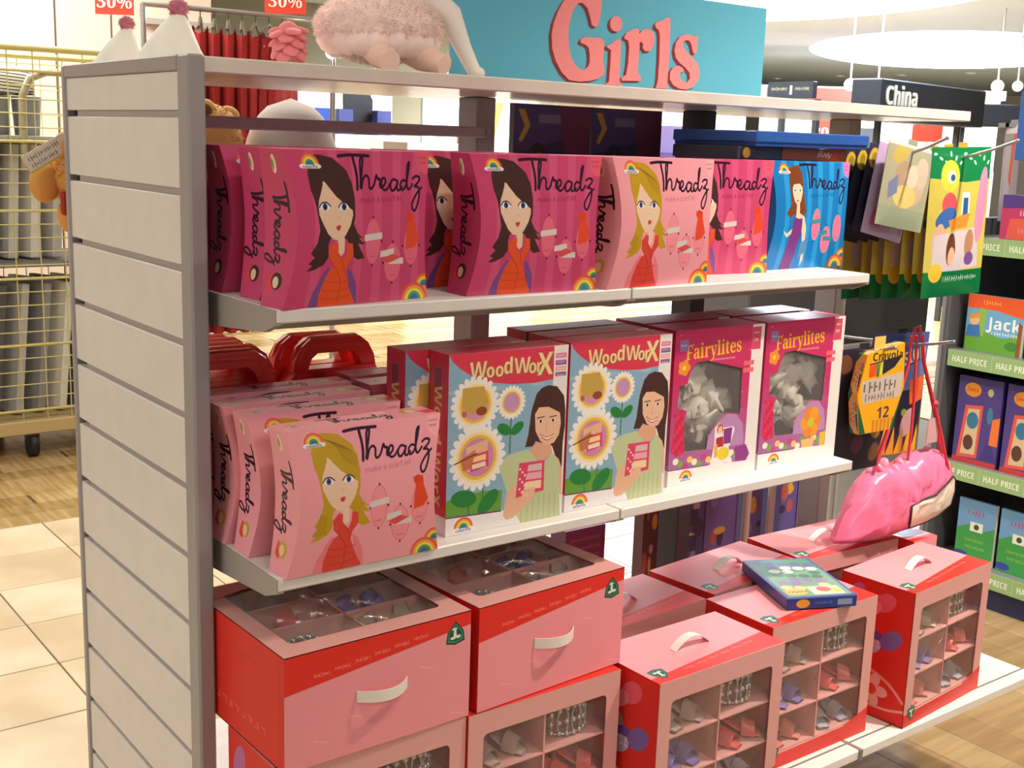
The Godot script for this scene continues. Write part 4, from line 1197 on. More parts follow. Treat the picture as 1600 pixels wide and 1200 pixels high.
func lower_deck() -> void:
	var y := 0.3008
	shoe_box("pink dress-up box standing alone at the open end of the white base deck", V(1.444, y, 0.198), 0.08)
	flatten_strap(shoe_box("pink dress-up box with the small blue crayon box on top", V(1.092, y, 0.173), 0.0))
	shoe_box("pink dress-up box standing foremost, beside the one carrying the crayon box", V(0.77, y, 0.225), 0.01)
	shoe_box("pink dress-up box in the back row between the stacked boxes and the next", V(0.795, y, 0.022), 0.06)
	shoe_box("pink dress-up box in the back row behind the one carrying the crayon box", V(1.112, y, -0.008), 0.1)
	shoe_box("pink dress-up box in the back row under the pink drawstring bag", V(1.42, y, -0.02), -0.05)
	var gc := Cv.new(85, 140, 96, C(240, 152, 160)); gc.rect(12, 14, 61, 100, C(120, 90, 150)); gc.ell(40, 60, 22, 30, C(150, 120, 180)); gc.rect(0, 122, 85, 18, C(222, 46, 36))
	flat_carton("pw", "slim_carton", "slim pink carton with purple top behind the end dress-up box", "carton", "", V(0.085, 0.272, 0.13), mat(C(240, 152, 160), 0.4), mat(C(222, 46, 36), 0.4), printed(gc, 0.3), V(1.62, y, 0.03), 0.0)
	flatten_strap(shoe_box("pink dress-up box supporting the lying one nearest the open deck", V(0.4645, y, 0.152), 0.0))
	flatten_strap(shoe_box("pink dress-up box supporting the lying one against the slatted panel", V(0.1705, y, 0.148), 0.0))
	shoe_box("pink dress-up box lying window up against the slatted panel", V(0.1705, y + 0.2768, 0.095), 0.02, true)
	shoe_box("pink dress-up box lying window up beside the one by the slatted panel", V(0.4705, y + 0.2768, 0.085), 0.06, true)

# hanging bag or card: print on a slightly inflated pack; origin at the hang hole, pack hangs below
func hang_pack(called: String, label: String, cat: String, group: String, key: String, size: Vector2, thick: float, m: Material, backm: Material, at: Vector3, roll := 0.0, turn := 0.0) -> Node3D:
	var t := thing(called, label, cat, at, turn, group)
	if not mats.has("hp" + key):
		var out := []
		for e in 2:
			var rows := []
			for j in 11:
				var row := PackedVector3Array()
				for i in 9:
					var k := -1.0 + i / 4.0; var q := j / 10.0
					var puff := thick * 0.5 * pow(maxf(0.0, 1.0 - pow(absf(k), 4.0)), 0.5) * pow(sin(PI * clampf(q * 1.04, 0, 1)), 0.45)
					puff *= 1.0 + 0.25 * fnoise.get_noise_2d(i * 0.9 + e * 7, j * 0.8)
					row.append(V(k * size.x / 2, 0.012 - size.y + q * size.y, (puff + 0.0004) * (1 if e == 0 else -1)))
				rows.append(row)
			var mb := MB.new(); mb.grid(rows, false, false, e == 1); out.append(mb.mesh())
		var tab := MB.new(); tab.box(V(0, 0.006, 0), V(0.03, 0.03, 0.0012), 0.0004); out.append(tab.mesh())
		mats["hp" + key] = out
	var o: Array = mats["hp" + key]
	var b := Basis(Vector3.BACK, roll)
	for i in 3:
		var p := part_mesh(["front_panel", "back_panel", "hang_tab"][i], o[i], m if i == 0 else backm, t)
		p.transform = Transform3D(b, Vector3.ZERO)
	return t

func prong(x: float, y: float, tip: Vector3) -> void:
	var m := MB.new()
	m.tube([V(x, y, -0.2), V(x, y + 0.002, -0.1), V(x, lerpf(y, tip.y, 0.35), tip.z * 0.4), V(x, lerpf(y, tip.y, 0.75), tip.z * 0.8), tip], 0.0032, 8)
	m.ell(tip, Vector3.ONE * 0.0042, 8, 6)
	part("display_prong", m, mat(C(165, 165, 170), 0.3, 0.6), gond)

func hanging_bay() -> void:
	for y in [1.352, 0.985]:
		part("prong_rail", bx(V(1.4, y, -0.205), V(0.45, 0.022, 0.012), 0.002), mat(C(135, 133, 135), 0.4, 0.4), gond)
	prong(1.41, 1.352, V(1.41, 1.418, 0.186)); prong(1.57, 1.352, V(1.57, 1.418, 0.233)); prong(1.35, 0.985, V(1.35, 1.022, 0.16)); prong(1.57, 0.985, V(1.57, 1.015, 0.143))
	# dark packs with a yellow seal, a lilac one and a clear one on the first prong
	var dc := Cv.new(130, 170, 128, C(48, 48, 66))
	dc.ell(20, 26, 15, 20, C(205, 170, 50)); dc.ell(20, 26, 8, 12, C(150, 130, 40))
	for i in 5: dc.line(Cv.pts([20 + i * 20, 60, 30 + i * 20, 150]), 5, C(70, 72, 96))
	scribble(dc, 20, 156, 60, 12, C(110, 100, 140))
	var dm := printed(dc, 0.3)
	var dl := ["first dark blue hanging pack behind the lilac one", "second dark blue hanging pack behind the lilac one", "third dark blue hanging pack behind the lilac one", "fourth dark blue hanging pack, furthest along the prong"]
	for i in 4:
		hang_pack("hanging_pack", dl[i], "hanging pack", "dark hanging packs with a yellow seal", "dark", Vector2(0.125, 0.17), 0.008, dm, mat(C(48, 48, 66), 0.4), V(1.41, 1.382 - i * 0.004, 0.06 - i * 0.027), -0.2 + 0.01 * i)
	var lc := Cv.new(130, 180, 128, C(190, 165, 205))
	lc.ell(65, 24, 15, 18, C(200, 180, 80)); lc.poly([20, 130, 60, 120, 50, 165, 15, 160], C(200, 120, 180)); lc.rect(85, 50, 30, 120, C(205, 185, 215))
	hang_pack("hanging_pack", "lilac hanging pack between the dark packs and the clear one", "hanging pack", "", "lilac", Vector2(0.13, 0.175), 0.008, printed(lc, 0.3), mat(C(190, 165, 205), 0.4), V(1.41, 1.385, 0.083), -0.2)
	var cc := Cv.new(150, 160, 160, C(168, 165, 140))
	cc.ell(40, 22, 26, 16, C(190, 170, 85), -0.5); cc.ell(60, 60, 30, 26, C(175, 150, 120)); cc.ell(95, 75, 34, 40, C(200, 172, 150)); cc.ell(70, 100, 36, 22, C(215, 195, 120)); cc.ell(115, 50, 22, 30, C(200, 185, 165)); cc.poly([15, 80, 40, 60, 45, 95, 20, 110], C(120, 130, 165)); cc.ell(85, 60, 18, 22, C(222, 200, 175))
	cc.rect(0, 122, 150, 38, C(150, 160, 135)); cc.rect(0, 0, 150, 7, C(205, 215, 205))
	hang_pack("hanging_pack", "clear hanging pack with beige picture card, foremost on its prong", "hanging pack", "", "clear", Vector2(0.15, 0.16), 0.01, printed(cc, 0.15), mat(C(160, 160, 140), 0.4), V(1.41, 1.392, 0.112), -0.14)
	# long yellow and green packs on the second prong
	var gc := Cv.new(200, 310, 256, C(200, 186, 84))
	gc.rect(0, 0, 200, 58, C(20, 125, 70)); gc.poly([0, 50, 200, 40, 200, 66, 110, 72, 0, 62], C(20, 125, 70))
	for i in 12: gc.ell(12 + i * 16, 14 + (i % 3) * 9, 6, 3, C(200, 230, 215), i * 0.5)
	gc.ell(58, 58, 30, 32, C(215, 205, 70)); gc.ell(62, 60, 14, 14, C(235, 230, 190)); gc.ell(66, 62, 7, 7, C(50, 90, 160))
	gc.ell(60, 118, 24, 26, C(225, 80, 90)); gc.ell(52, 145, 34, 20, C(60, 100, 170), -0.4); gc.rect(100, 92, 26, 46, C(225, 230, 215)); gc.rect(106, 104, 16, 40, C(40, 90, 150)); gc.poly([60, 150, 130, 135, 120, 165, 70, 170], C(235, 140, 60))
	gc.ell(35, 200, 20, 45, C(215, 170, 150)); gc.poly([20, 180, 160, 165, 175, 250, 20, 262], C(205, 195, 200)); gc.ell(75, 210, 15, 34, C(110, 60, 40)); gc.ell(78, 225, 11, 20, C(225, 180, 150)); gc.ell(135, 200, 15, 30, C(180, 130, 100)); gc.ell(140, 232, 16, 14, C(120, 80, 150)); gc.ell(170, 120, 20, 80, C(215, 140, 175), 0.1)
	gc.rect(0, 256, 200, 54, C(16, 110, 62)); gc.ell(34, 258, 20, 20, C(222, 190, 60)); scribble(gc, 60, 272, 120, 14, C(190, 220, 200))
	var gm := printed(gc, 0.16)
	var gl := ["foremost", "second", "third", "fourth", "fifth", "sixth", "seventh"]
	for i in 7:
		hang_pack("activity_pack", gl[i] + " yellow and green activity pack on the long prong", "activity pack", "long yellow and green activity packs", "green", Vector2(0.19, 0.298), 0.018, gm, mat(C(190, 160, 60), 0.3), V(1.57, 1.392 - i * 0.004, 0.118 - i * 0.032), 0.03 + 0.015 * (i % 2), -0.05 + 0.06 * (i % 3))
	# crayon carton on the lower prong: hexagonal outline
	var yc := Cv.new(120, 170, 160, C(238, 170, 30))
	yc.poly([24, 34, 60, 30, 110, 24, 90, 46, 60, 58, 24, 60], C(40, 34, 60)); yc.poly([24, 36, 44, 34, 44, 60, 24, 60], C(225, 90, 40)); yc.poly([42, 34, 60, 32, 60, 58, 44, 60], C(70, 150, 70)); yc.poly([50, 33, 58, 32, 58, 58, 50, 59], C(235, 215, 60))
	yc.text("Crayola", 70, 22, 22, C(35, 45, 40)); yc.poly([8, 66, 116, 58, 112, 106, 14, 112], C(200, 185, 170)); scribble(yc, 14, 80, 92, 24, C(120, 100, 110)); scribble(yc, 20, 100, 80, 16, C(130, 110, 110))
	yc.text("12", 70, 134, 30, C(90, 45, 90))
	for i in 6: yc.rect(44 + i * 10, 146, 6, 24, C(205, 130, 50))
	yc.poly([0, 100, 28, 170, 0, 170], C(30, 95, 60)); yc.poly([120, 90, 92, 170, 120, 170], C(30, 95, 60))
	var ct := thing("crayon_carton", "yellow crayon carton with green corners hanging on the lower prong", "crayons", V(1.35, 1.012, 0.125), 0.0)
	var cb := MB.new(); cb.prism(PackedVector2Array([Vector2(-0.055, -0.16), Vector2(0.05, -0.16), Vector2(0.075, -0.08), Vector2(0.065, 0.012), Vector2(-0.05, -0.004), Vector2(-0.07, -0.08)]), -0.011, 0.011)
	part("carton_body", cb, printed(yc, 0.35), ct)
	part("hang_tab", bx(V(0.0, 0.012, 0), V(0.034, 0.03, 0.001)), mat(C(230, 190, 90), 0.5), ct)
	var ec := Cv.new(200, 270, 224, C(38, 34, 52))
	ec.rect(0, 0, 200, 110, C(70, 90, 150)); ec.poly([0, 60, 200, 30, 200, 120, 0, 140], C(95, 115, 170))
	for s in 2: ec.text("EXPLOSION", 104 + s * -3, 66 + s * -3, 40, C(60, 30, 30) if s == 0 else C(232, 226, 210), true, 0.86, -0.25)
	for i in 7: ec.poly([i * 30, 270, i * 30 + 15, 205 - (i % 3) * 14, i * 30 + 30, 270], C(225, 170, 40))
	for i in 16: ec.ell(50 + (i * 53) % 110, 130 + (i * 29) % 60, 9, 8, [C(225, 120, 40), C(190, 60, 50), C(120, 150, 60), C(230, 190, 60)][i % 4])
	ec.poly([140, 105, 200, 95, 200, 150, 150, 160], C(225, 100, 50)); ec.ell(150, 200, 22, 34, C(190, 150, 150), 0.4)
	hang_pack("hanging_pack", "dark hanging pack with EXPLOSION lettering behind the red cords", "hanging pack", "", "boom", Vector2(0.2, 0.27), 0.012, printed(ec, 0.3), mat(C(38, 34, 52), 0.4), V(1.6, 1.0, 0.0), -0.05)
	var kc := Cv.new(120, 170, 128, C(44, 38, 52))
	for i in 9: kc.ell(15 + (i * 47) % 95, 20 + i * 16, 16, 13, [C(110, 70, 50), C(70, 90, 60), C(150, 110, 50), C(90, 50, 70)][i % 4])
	hang_pack("hanging_pack", "dark brown hanging pack below the yellow crayon carton", "hanging pack", "", "murk", Vector2(0.15, 0.25), 0.01, printed(kc, 0.35), mat(C(44, 38, 52), 0.4), V(1.35, 1.0, 0.09), 0.0)
	drawstring_bag()
	crayon_box()
	back_side_goods()

func drawstring_bag() -> void:
	var t := thing("drawstring_bag", "shiny pink drawstring bag with cream patch hung by red cords", "bag", V(1.575, 0.5785, 0.045))
	# outline of the filled bag, x and y in metres from the base
	var o := [[-0.185, 0.012], [-0.165, 0.06], [-0.14, 0.1], [-0.11, 0.135], [-0.075, 0.155], [-0.05, 0.148], [-0.02, 0.152], [0.01, 0.158], [0.045, 0.172], [0.085, 0.17], [0.125, 0.16], [0.155, 0.13], [0.168, 0.09], [0.165, 0.05], [0.13, 0.025], [0.06, 0.01], [-0.02, 0.004], [-0.1, 0.001]]
	var p := PackedVector2Array()
	for q in o: p.append(Vector2(q[0] * 1.12, q[1] * 1.04))
	p.append(p[0])
	p = Cv.smooth(p, 4)
	var c := Vector2(-0.005, 0.082)
	var m := MB.new()
	for e in 2:
		var rows := []
		for j in 15:
			var k := 1.0 - j / 14.0
			var row := PackedVector3Array()
			for i in p.size():
				var q := c + (p[i] - c) * k
				row.append(V(q.x, q.y, bag_z(q, k) * (1 if e == 0 else -1)))
			rows.append(row)
		m.grid(rows, true, false, e == 0)
	part("bag_body", m, mat(C(236, 120, 160), 0.24), t)
	var patch := PackedVector2Array([Vector2(-0.02, 0.078), Vector2(0.02, 0.086), Vector2(0.06, 0.092), Vector2(0.1, 0.108), Vector2(0.14, 0.118), Vector2(0.165, 0.106), Vector2(0.168, 0.078), Vector2(0.15, 0.05), Vector2(0.1, 0.034), Vector2(0.05, 0.024), Vector2(0.0, 0.022), Vector2(-0.02, 0.044)])
	var pc := Vector2(0.075, 0.07)
	var rows2 := []
	for j in 7:
		var row := PackedVector3Array()
		for i in patch.size() + 1:
			var q := pc + (patch[i % patch.size()] - pc) * (1.0 - j / 6.0)
			row.append(V(q.x, q.y, bag_z(q, bag_k(q, p, c)) + 0.0045))
		rows2.append(row)
	var pm := MB.new(); pm.grid(rows2, true, false, true)
	var pipe := []
	for i in patch.size(): pipe.append(V(patch[i].x, patch[i].y, bag_z(patch[i], bag_k(patch[i], p, c)) + 0.004))
	var pp := MB.new(); pp.tube(pipe, 0.0022, 6, true)
	part("patch_piping", pp, mat(C(60, 40, 50), 0.5), t)
	part("cream_patch", pm, mat(C(238, 222, 205), 0.4), t)
	# gathered neck frill
	var fr := MB.new()
	for i in 16:
		var x := -0.1 + i * 0.0135
		var y := 0.146 + 0.012 * sin(i * 1.9) + maxf(0.0, x) * 0.14
		fr.x = Transform3D(Basis.from_euler(V(0.3 * sin(i * 2.3), 0, 0.5 * sin(i * 1.3))), V(x, y, 0.012 * sin(i * 2.7)))
		fr.ell(Vector3.ZERO, V(0.009, 0.016, 0.014), 8, 6)
	part("gathered_neck", fr, mat(C(240, 150, 180), 0.24), t)
	var top := V(-0.005, 0.441, 0.012)
	var red := mat(C(222, 62, 80), 0.55)
	for q in [V(-0.105, 0.155, 0.01), V(-0.09, 0.155, -0.005), V(0.01, 0.165, 0.01), V(0.125, 0.165, 0.015), V(0.14, 0.12, 0.03)]:
		var cd := MB.new()
		var mid: Vector3 = q.lerp(top, 0.5) + V(0.006, -0.004, 0.0)
		cd.tube([q, q.lerp(mid, 0.5) + V(0.002, 0, 0), mid, mid.lerp(top, 0.6), top + V((q.x - 0.02) * 0.16, -0.004, 0)], 0.0034, 6)
		part("cord", cd, red, t)
	var lp := MB.new()
	lp.tube([top + V(-0.016, -0.01, 0.002), top + V(-0.01, 0.012, 0), top + V(0.008, 0.014, 0), top + V(0.016, -0.01, -0.002)], 0.0036, 6)
	part("cord_loop", lp, red, t)
	var kn := MB.new(); kn.ell(V(0.072, 0.285, 0.02), V(0.009, 0.007, 0.008), 8, 6)
	part("cord_knot", kn, red, t)
	part("swing_tag", bx(V(0.075, 0.225, 0.02), V(0.04, 0.055, 0.001)), mat(C(205, 160, 165), 0.5), t)

func bag_k(q: Vector2, p: PackedVector2Array, c: Vector2) -> float:
	var d := (q - c)
	var best := 1e9
	for i in p.size() - 1:
		var h = Geometry2D.segment_intersects_segment(c, c + d.normalized() * 0.5, p[i], p[i + 1])
		if h != null: best = minf(best, c.distance_to(h))
	return clampf(d.length() / best, 0.0, 1.0)

func bag_z(q: Vector2, k: float) -> float:
	var e := sqrt(maxf(0.0, 1.0 - pow(k, 2.6)))
	return e * (0.05 + 0.008 * fnoise.get_noise_2d(q.x * 18.0, q.y * 9.0) + 0.0035 * sin(q.x * 190.0 + 3.0 * fnoise.get_noise_2d(q.x * 9.0, q.y * 9.0)) * clampf((q.y - 0.06) * 14.0, 0, 1))

func crayon_box() -> void:
	var t := thing("crayon_box", "flat blue boxed crayon set with colourful lid on a pink dress-up box", "crayons", V(1.13, 0.5776, 0.15), -0.42)
	var c := Cv.new(140, 200, 192, C(45, 75, 150))
	c.rect(6, 6, 128, 188, C(110, 150, 110)); c.poly([6, 6, 134, 6, 134, 60, 6, 90], C(60, 130, 90))
	for i in 26: c.ell(20 + (i * 47) % 105, 20 + (i * 31) % 150, 12, 10, [C(90, 80, 150), C(215, 215, 200), C(60, 110, 80), C(130, 110, 160), C(200, 190, 120)][i % 5])
	c.ell(30, 172, 24, 15, C(220, 180, 60)); c.text("Crayola", 30, 172, 13, C(60, 90, 40)); c.rect(60, 150, 64, 40, C(190, 195, 180)); c.ell(90, 165, 14, 12, C(200, 80, 70)); c.ell(112, 172, 10, 12, C(225, 190, 60))
	var b := MB.new(); b.box(V(0, 0.011, 0), V(0.138, 0.022, 0.2), 0.0015)
	part("box_body", b, mat(C(40, 62, 140), 0.3), t)
	var l := MB.new(); l.quad(V(-0.068, 0.0224, 0.099), V(0.068, 0.0224, 0.099), V(0.068, 0.0224, -0.099), V(-0.068, 0.0224, -0.099))
	part("lid_print", l, printed(c, 0.45), t)
	var s := Cv.new(138, 22, 128, C(42, 66, 145)); s.ell(30, 11, 14, 9, C(225, 170, 60)); s.rect(100, 5, 30, 12, C(150, 160, 190)); scribble(s, 55, 11, 36, 8, C(120, 130, 180))
	var f := MB.new(); f.quad(V(-0.067, 0.001, 0.1003), V(0.067, 0.001, 0.1003), V(0.067, 0.021, 0.1003), V(-0.067, 0.021, 0.1003))
	part("end_print", f, printed(s, 0.3), t)

func back_side_goods() -> void:
	# picture books hung back to back behind the upper shelf
	var c := Cv.new(190, 240, 192, C(62, 48, 84))
	c.poly([0, 0, 190, 0, 190, 50, 0, 90], C(84, 62, 110)); c.rect(60, 18, 110, 16, C(130, 110, 130)); c.poly([10, 10, 26, 10, 40, 40, 20, 70, 12, 66, 26, 40], C(190, 150, 60)); c.poly([110, 0, 190, 0, 190, 160, 130, 120], C(110, 45, 75))
	c.ell(60, 120, 30, 50, C(50, 36, 42)); c.ell(62, 110, 16, 22, C(120, 90, 90)); c.poly([110, 90, 150, 240, 70, 240], C(120, 70, 60))
	var m := printed(c, 0.35)
	var bk := mat(C(55, 45, 70), 0.5)
	for i in 2:
		flat_carton("pb", "picture_book", ["dark purple picture book behind the upper shelf beside the grey post", "dark purple picture book behind the upper shelf beside the black post"][i], "book", "dark picture books behind the upper shelf", V(0.185, 0.24, 0.014), m, bk, bk, V(0.845 + i * 0.19, 1.2145, -0.29), 0.0)
	var led := bx(V(0.94, 1.206, -0.32), V(0.5, 0.016, 0.14), 0.001)
	part("rear_ledge", led, mat(C(120, 118, 122), 0.45, 0.3), gond)
	# books in the lower rear rack, seen under the middle shelf
	var cols := [C(92, 56, 62), C(150, 120, 100), C(84, 70, 120), C(110, 90, 150), C(196, 180, 170), C(100, 88, 140), C(200, 190, 180), C(90, 80, 140), C(120, 90, 150)]
	var wid := [0.05, 0.018, 0.12, 0.11, 0.02, 0.06, 0.02, 0.1, 0.05]
	var lab := ["maroon book at the end of the lower rear rack", "tan wrapping roll in the lower rear rack", "purple picture book with small windows in the lower rear rack", "lilac picture book beside the windowed one in the lower rear rack", "first white roll in the lower rear rack", "purple book between the two white rolls", "second white roll in the lower rear rack", "violet book beside the second white roll", "mauve book at the far end of the lower rear rack"]
	var x := 1.2
	for i in 9:
		var bc := Cv.new(100, 300, 96, cols[i])
		rng.seed = 100 + i
		if wid[i] > 0.03:
			for q in 9: bc.ell(rng.randf_range(10, 90), rng.randf_range(20, 280), rng.randf_range(6, 20), rng.randf_range(8, 26), [C(60, 45, 80), C(205, 160, 60), C(170, 80, 80), C(130, 120, 170), C(180, 160, 170)][q % 5])
			if i == 2:
				for q in 8: bc.rect(15 + (q % 2) * 45, 30 + (q / 2) * 66, 22, 40, C(50, 40, 80))
		var hh := 0.33 - 0.02 * (i % 3)
		if wid[i] > 0.03:
			flat_carton("lr%d" % i, "rack_book", lab[i], "book", "books and rolls in the lower rear rack", V(wid[i], hh, 0.03), printed(bc, 0.45), mat(cols[i], 0.5), mat(cols[i], 0.5), V(x + wid[i] / 2, 0.3008, -0.36), 0.0)
		else:
			var rl := MB.new(); rl.lathe([[0.0, 0.0], [0.0095, 0.0], [0.0095, hh], [0.006, hh], [0.006, hh - 0.01], [0.0, hh - 0.01]], 14)
			single("paper_roll", rl, mat(cols[i], 0.5), lab[i], "paper roll", "books and rolls in the lower rear rack", V(x + wid[i] / 2, 0.3008, -0.33))
		x += wid[i] + 0.004
	var pc := Cv.new(120, 240, 96, C(118, 62, 100))
	for i in 14: scribble(pc, 15, 20 + i * 16, 90, 8, C(170, 120, 140))
	flat_carton("pb2", "rear_carton", "mauve carton printed with small text behind the lying pink boxes", "carton", "", V(0.11, 0.29, 0.05), printed(pc, 0.5), mat(C(110, 58, 95), 0.5), mat(C(110, 58, 95), 0.5), V(0.995, 0.3008, -0.33), 0.0)

# ---------------------------------------------------------------- plush toys
func fur(mb: MB, c: Vector3, r: Vector3, count: int, ln: float, w := 0.0016) -> void:
	for i in count:
		var y := rng.randf_range(-1, 1); var a := rng.randf() * TAU
		var s := sqrt(1 - y * y)
		var d := V(s * cos(a), y, s * sin(a))
		var p := c + d * r * 0.98
		var nn := (d / r).normalized()
		var sd := nn.cross(V(rng.randf_range(-1, 1), rng.randf_range(-1, 1), rng.randf_range(-1, 1))).normalized() * w
		var tip := p + nn * ln * rng.randf_range(0.6, 1.2) + V(rng.randf_range(-1, 1), -0.5, rng.randf_range(-1, 1)) * ln * 0.45
		mb.tri(p - sd, p + sd, tip)

func plush_toys() -> void:
	rng.seed = 77
	var yb := 1.4808
	# ballerina plush in a fluffy skirt, seated on the top board
	var t := thing("plush_ballerina", "white plush toy in a fluffy pale pink skirt on the top board", "plush toy", V(0.435, yb, -0.2))
	var wh := mat(C(246, 238, 232), 0.85); var pk := mat(C(255, 232, 226), 0.85)
	var b := MB.new()
	b.ell(V(0.0, 0.125, 0), V(0.06, 0.07, 0.055), 18, 12, fnoise, 0.06, 40.0); b.ell(V(0.06, 0.19, 0.0), V(0.068, 0.062, 0.062), 18, 12, fnoise, 0.04, 40.0)
	b.tube([V(0.045, 0.13, 0.03), V(0.085, 0.1, 0.045), V(0.105, 0.05, 0.055), V(0.125, 0.012, 0.062)], [0.024, 0.02, 0.014, 0.011], 10); b.ell(V(0.128, 0.012, 0.063), V(0.013, 0.011, 0.015), 10, 8)
	for e in [-1.0, 1.0]: b.ell(V(0.06 + e * 0.05, 0.245, 0), V(0.02, 0.024, 0.012), 10, 8)
	fur(b, V(0.06, 0.19, 0.0), V(0.068, 0.062, 0.062), 900, 0.008); fur(b, V(0.0, 0.125, 0), V(0.06, 0.07, 0.055), 700, 0.005)
	part("plush_body", b, wh, t)
	var s := MB.new()
	for ring_ in 3:
		for i in 18:
			var a := TAU * i / 18 + ring_ * 0.17
			var rr: float = [0.075, 0.066, 0.052][ring_]
			s.x = Transform3D(Basis(Vector3.UP, -a) * Basis(Vector3.BACK, 0.5), V(cos(a) * rr - 0.02, [0.052, 0.078, 0.1][ring_], sin(a) * rr * 0.9))
			s.ell(Vector3.ZERO, V(0.026, 0.024, 0.03), 9, 7, fnoise, 0.25, 60.0)
	s.x = Transform3D()
	s.ell(V(-0.02, 0.075, 0), V(0.1, 0.05, 0.09), 36, 16, fnoise, 0.16, 60.0)
	fur(s, V(-0.02, 0.075, 0), V(0.104, 0.054, 0.094), 7000, 0.007, 0.0012)
	part("fluffy_skirt", s, pk, t)
	var lg := MB.new()
	for e in [-1.0, 1.0]: lg.tube([V(-0.02 + e * 0.03, 0.05, 0.02), V(-0.015 + e * 0.04, 0.03, 0.06), V(-0.01 + e * 0.05, 0.018, 0.1)], [0.024, 0.022, 0.017], 10)
	part("legs", lg, mat(C(248, 210, 196), 0.8), t)
	# white fleece hats with pink bobbles
	for i in 2:
		var h := thing("bobble_hat", ["large white fleece hat with pink bobble on the end of the top board", "small white fleece hat with pink bobble behind the large one"][i], "hat", [V(0.078, yb, -0.215), V(0.055, yb, -0.36)][i], 0.0, "white bobble hats")
		var sc: float = [1.0, 0.8][i]
		var m := MB.new()
		var rows := []
		for j in 11:
			var k := j / 10.0
			var row := PackedVector3Array()
			for q in 25:
				var a := TAU * (q % 24) / 24.0
				var rr := (0.046 * pow(1.0 - k, 0.75) + 0.004) * (1.0 + 0.13 * sin(a * 5.0 + k * 2.0) * (1.0 - k)) * sc
				row.append(V(cos(a) * rr + 0.01 * k * k, 0.072 * k * sc, -sin(a) * rr))
			rows.append(row)
		m.grid(rows, true)
		part("hat_body", m, mat(C(255, 253, 244), 0.9), h)
		var pb := MB.new(); pb.ell(V(0.01, 0.077, 0) * sc, Vector3.ONE * 0.0135 * sc, 12, 8); fur(pb, V(0.01, 0.077, 0) * sc, Vector3.ONE * 0.0135 * sc, 260, 0.004, 0.0007)
		part("bobble", pb, mat(C(205, 125, 140), 0.9), h)
	# pink rose made of cloth on a short stem
	var f := thing("cloth_rose", "crumpled pink cloth flower on a short white stem", "cloth flower", V(0.255, yb, -0.2))
	var fm := MB.new()
	for i in 22:
		var a := i * 2.39996
		var k := i / 21.0
		fm.x = Transform3D(Basis(Vector3.UP, -a) * Basis(Vector3.BACK, 0.4 + k), V(cos(a) * 0.017, 0.02 + k * 0.04, sin(a) * 0.017))
		fm.ell(Vector3.ZERO, V(0.006, 0.016, 0.014), 8, 6, fnoise, 0.4, 80.0)
	fm.x = Transform3D(); fm.ell(V(0, 0.045, 0), V(0.02, 0.028, 0.02), 12, 8)
	part("petals", fm, mat(C(242, 140, 145), 0.8), f)
	var sm := MB.new(); sm.lathe([[0.0, 0.0], [0.009, 0.0], [0.007, 0.02], [0.0, 0.022]], 10)
	part("stem", sm, mat(C(240, 225, 200), 0.7), f)
	# hats and toys on the rear shelf
	var d := MB.new()
	var prof := []
	for j in 11:
		var k := j / 10.0
		prof.append([0.088 * sqrt(maxf(0.0, 1.0 - pow(k, 2.4))) + 0.0001, 0.15 * k])
	d.lathe(prof, 24)
	single("knitted_hat", d, grain(C(196, 186, 184), C(214, 204, 202), V(30, 60, 30), 0.95, 0.05, 0.4), "grey white knitted hat behind the grey rail", "hat", "", V(0.412, 1.2982, -0.505))
	var tn := thing("tan_plush", "tan plush toy with a folded ear behind the grey rail", "plush toy", V(0.262, 1.2982, -0.5))
	var tb := MB.new(); tb.ell(V(0, 0.066, 0), V(0.05, 0.066, 0.045), 14, 10, fnoise, 0.08, 40.0); tb.ell(V(-0.02, 0.118, 0.01), V(0.022, 0.024, 0.012), 10, 8); tb.ell(V(0.025, 0.112, 0.0), V(0.024, 0.02, 0.014), 10, 8)
	fur(tb, V(0, 0.066, 0), V(0.05, 0.066, 0.045), 700, 0.006)
	part("plush_body", tb, mat(C(222, 172, 108), 0.9), tn)
	var ea := MB.new(); ea.ell(V(-0.022, 0.118, 0.02), V(0.012, 0.015, 0.005), 8, 6)
	part("inner_ear", ea, mat(C(120, 78, 45), 0.9), tn)
	# honey-coloured plush hung on the rear corner with a card tag
	var hp := thing("honey_plush", "honey coloured plush toy with a white tag behind the slatted panel", "plush toy", V(0.05, 1.215, -0.6))
	var hb := MB.new()
	hb.ell(V(0.0, 0.02, 0), V(0.032, 0.035, 0.03), 12, 9, fnoise, 0.08, 40.0); hb.ell(V(0.0, 0.085, 0.0), V(0.042, 0.045, 0.04), 14, 10, fnoise, 0.08, 40.0); hb.ell(V(-0.05, 0.075, 0.0), V(0.026, 0.034, 0.02), 12, 8); hb.ell(V(0.0, 0.135, 0.0), V(0.036, 0.03, 0.036), 12, 8)
	fur(hb, V(0.0, 0.085, 0.0), V(0.042, 0.045, 0.04), 500, 0.006)
	part("plush_body", hb, mat(C(224, 162, 84), 0.85), hp)
	part("red_ribbon", bx(V(-0.022, 0.042, 0.024), V(0.02, 0.04, 0.012), 0.004), mat(C(170, 50, 30), 0.6), hp)
	var tg := MB.new(); tg.x = Transform3D(Basis.from_euler(V(0, 0, 0.55)), V(-0.05, 0.125, 0.02)); tg.box(Vector3.ZERO, V(0.08, 0.032, 0.002))
	var tc := Cv.new(80, 32, 96, C(238, 236, 222)); scribble(tc, 8, 10, 60, 9, C(120, 125, 130)); scribble(tc, 8, 22, 50, 9, C(120, 125, 130)); tc.rect(0, 28, 80, 4, C(200, 205, 120))
	part("card_tag", tg, printed(tc, 0.5), hp)
	var hk := MB.new(); hk.tube([V(0, 0.165, 0), V(0.0, 0.2, 0.02), V(0.0, 0.2, 0.11)], 0.002, 6)
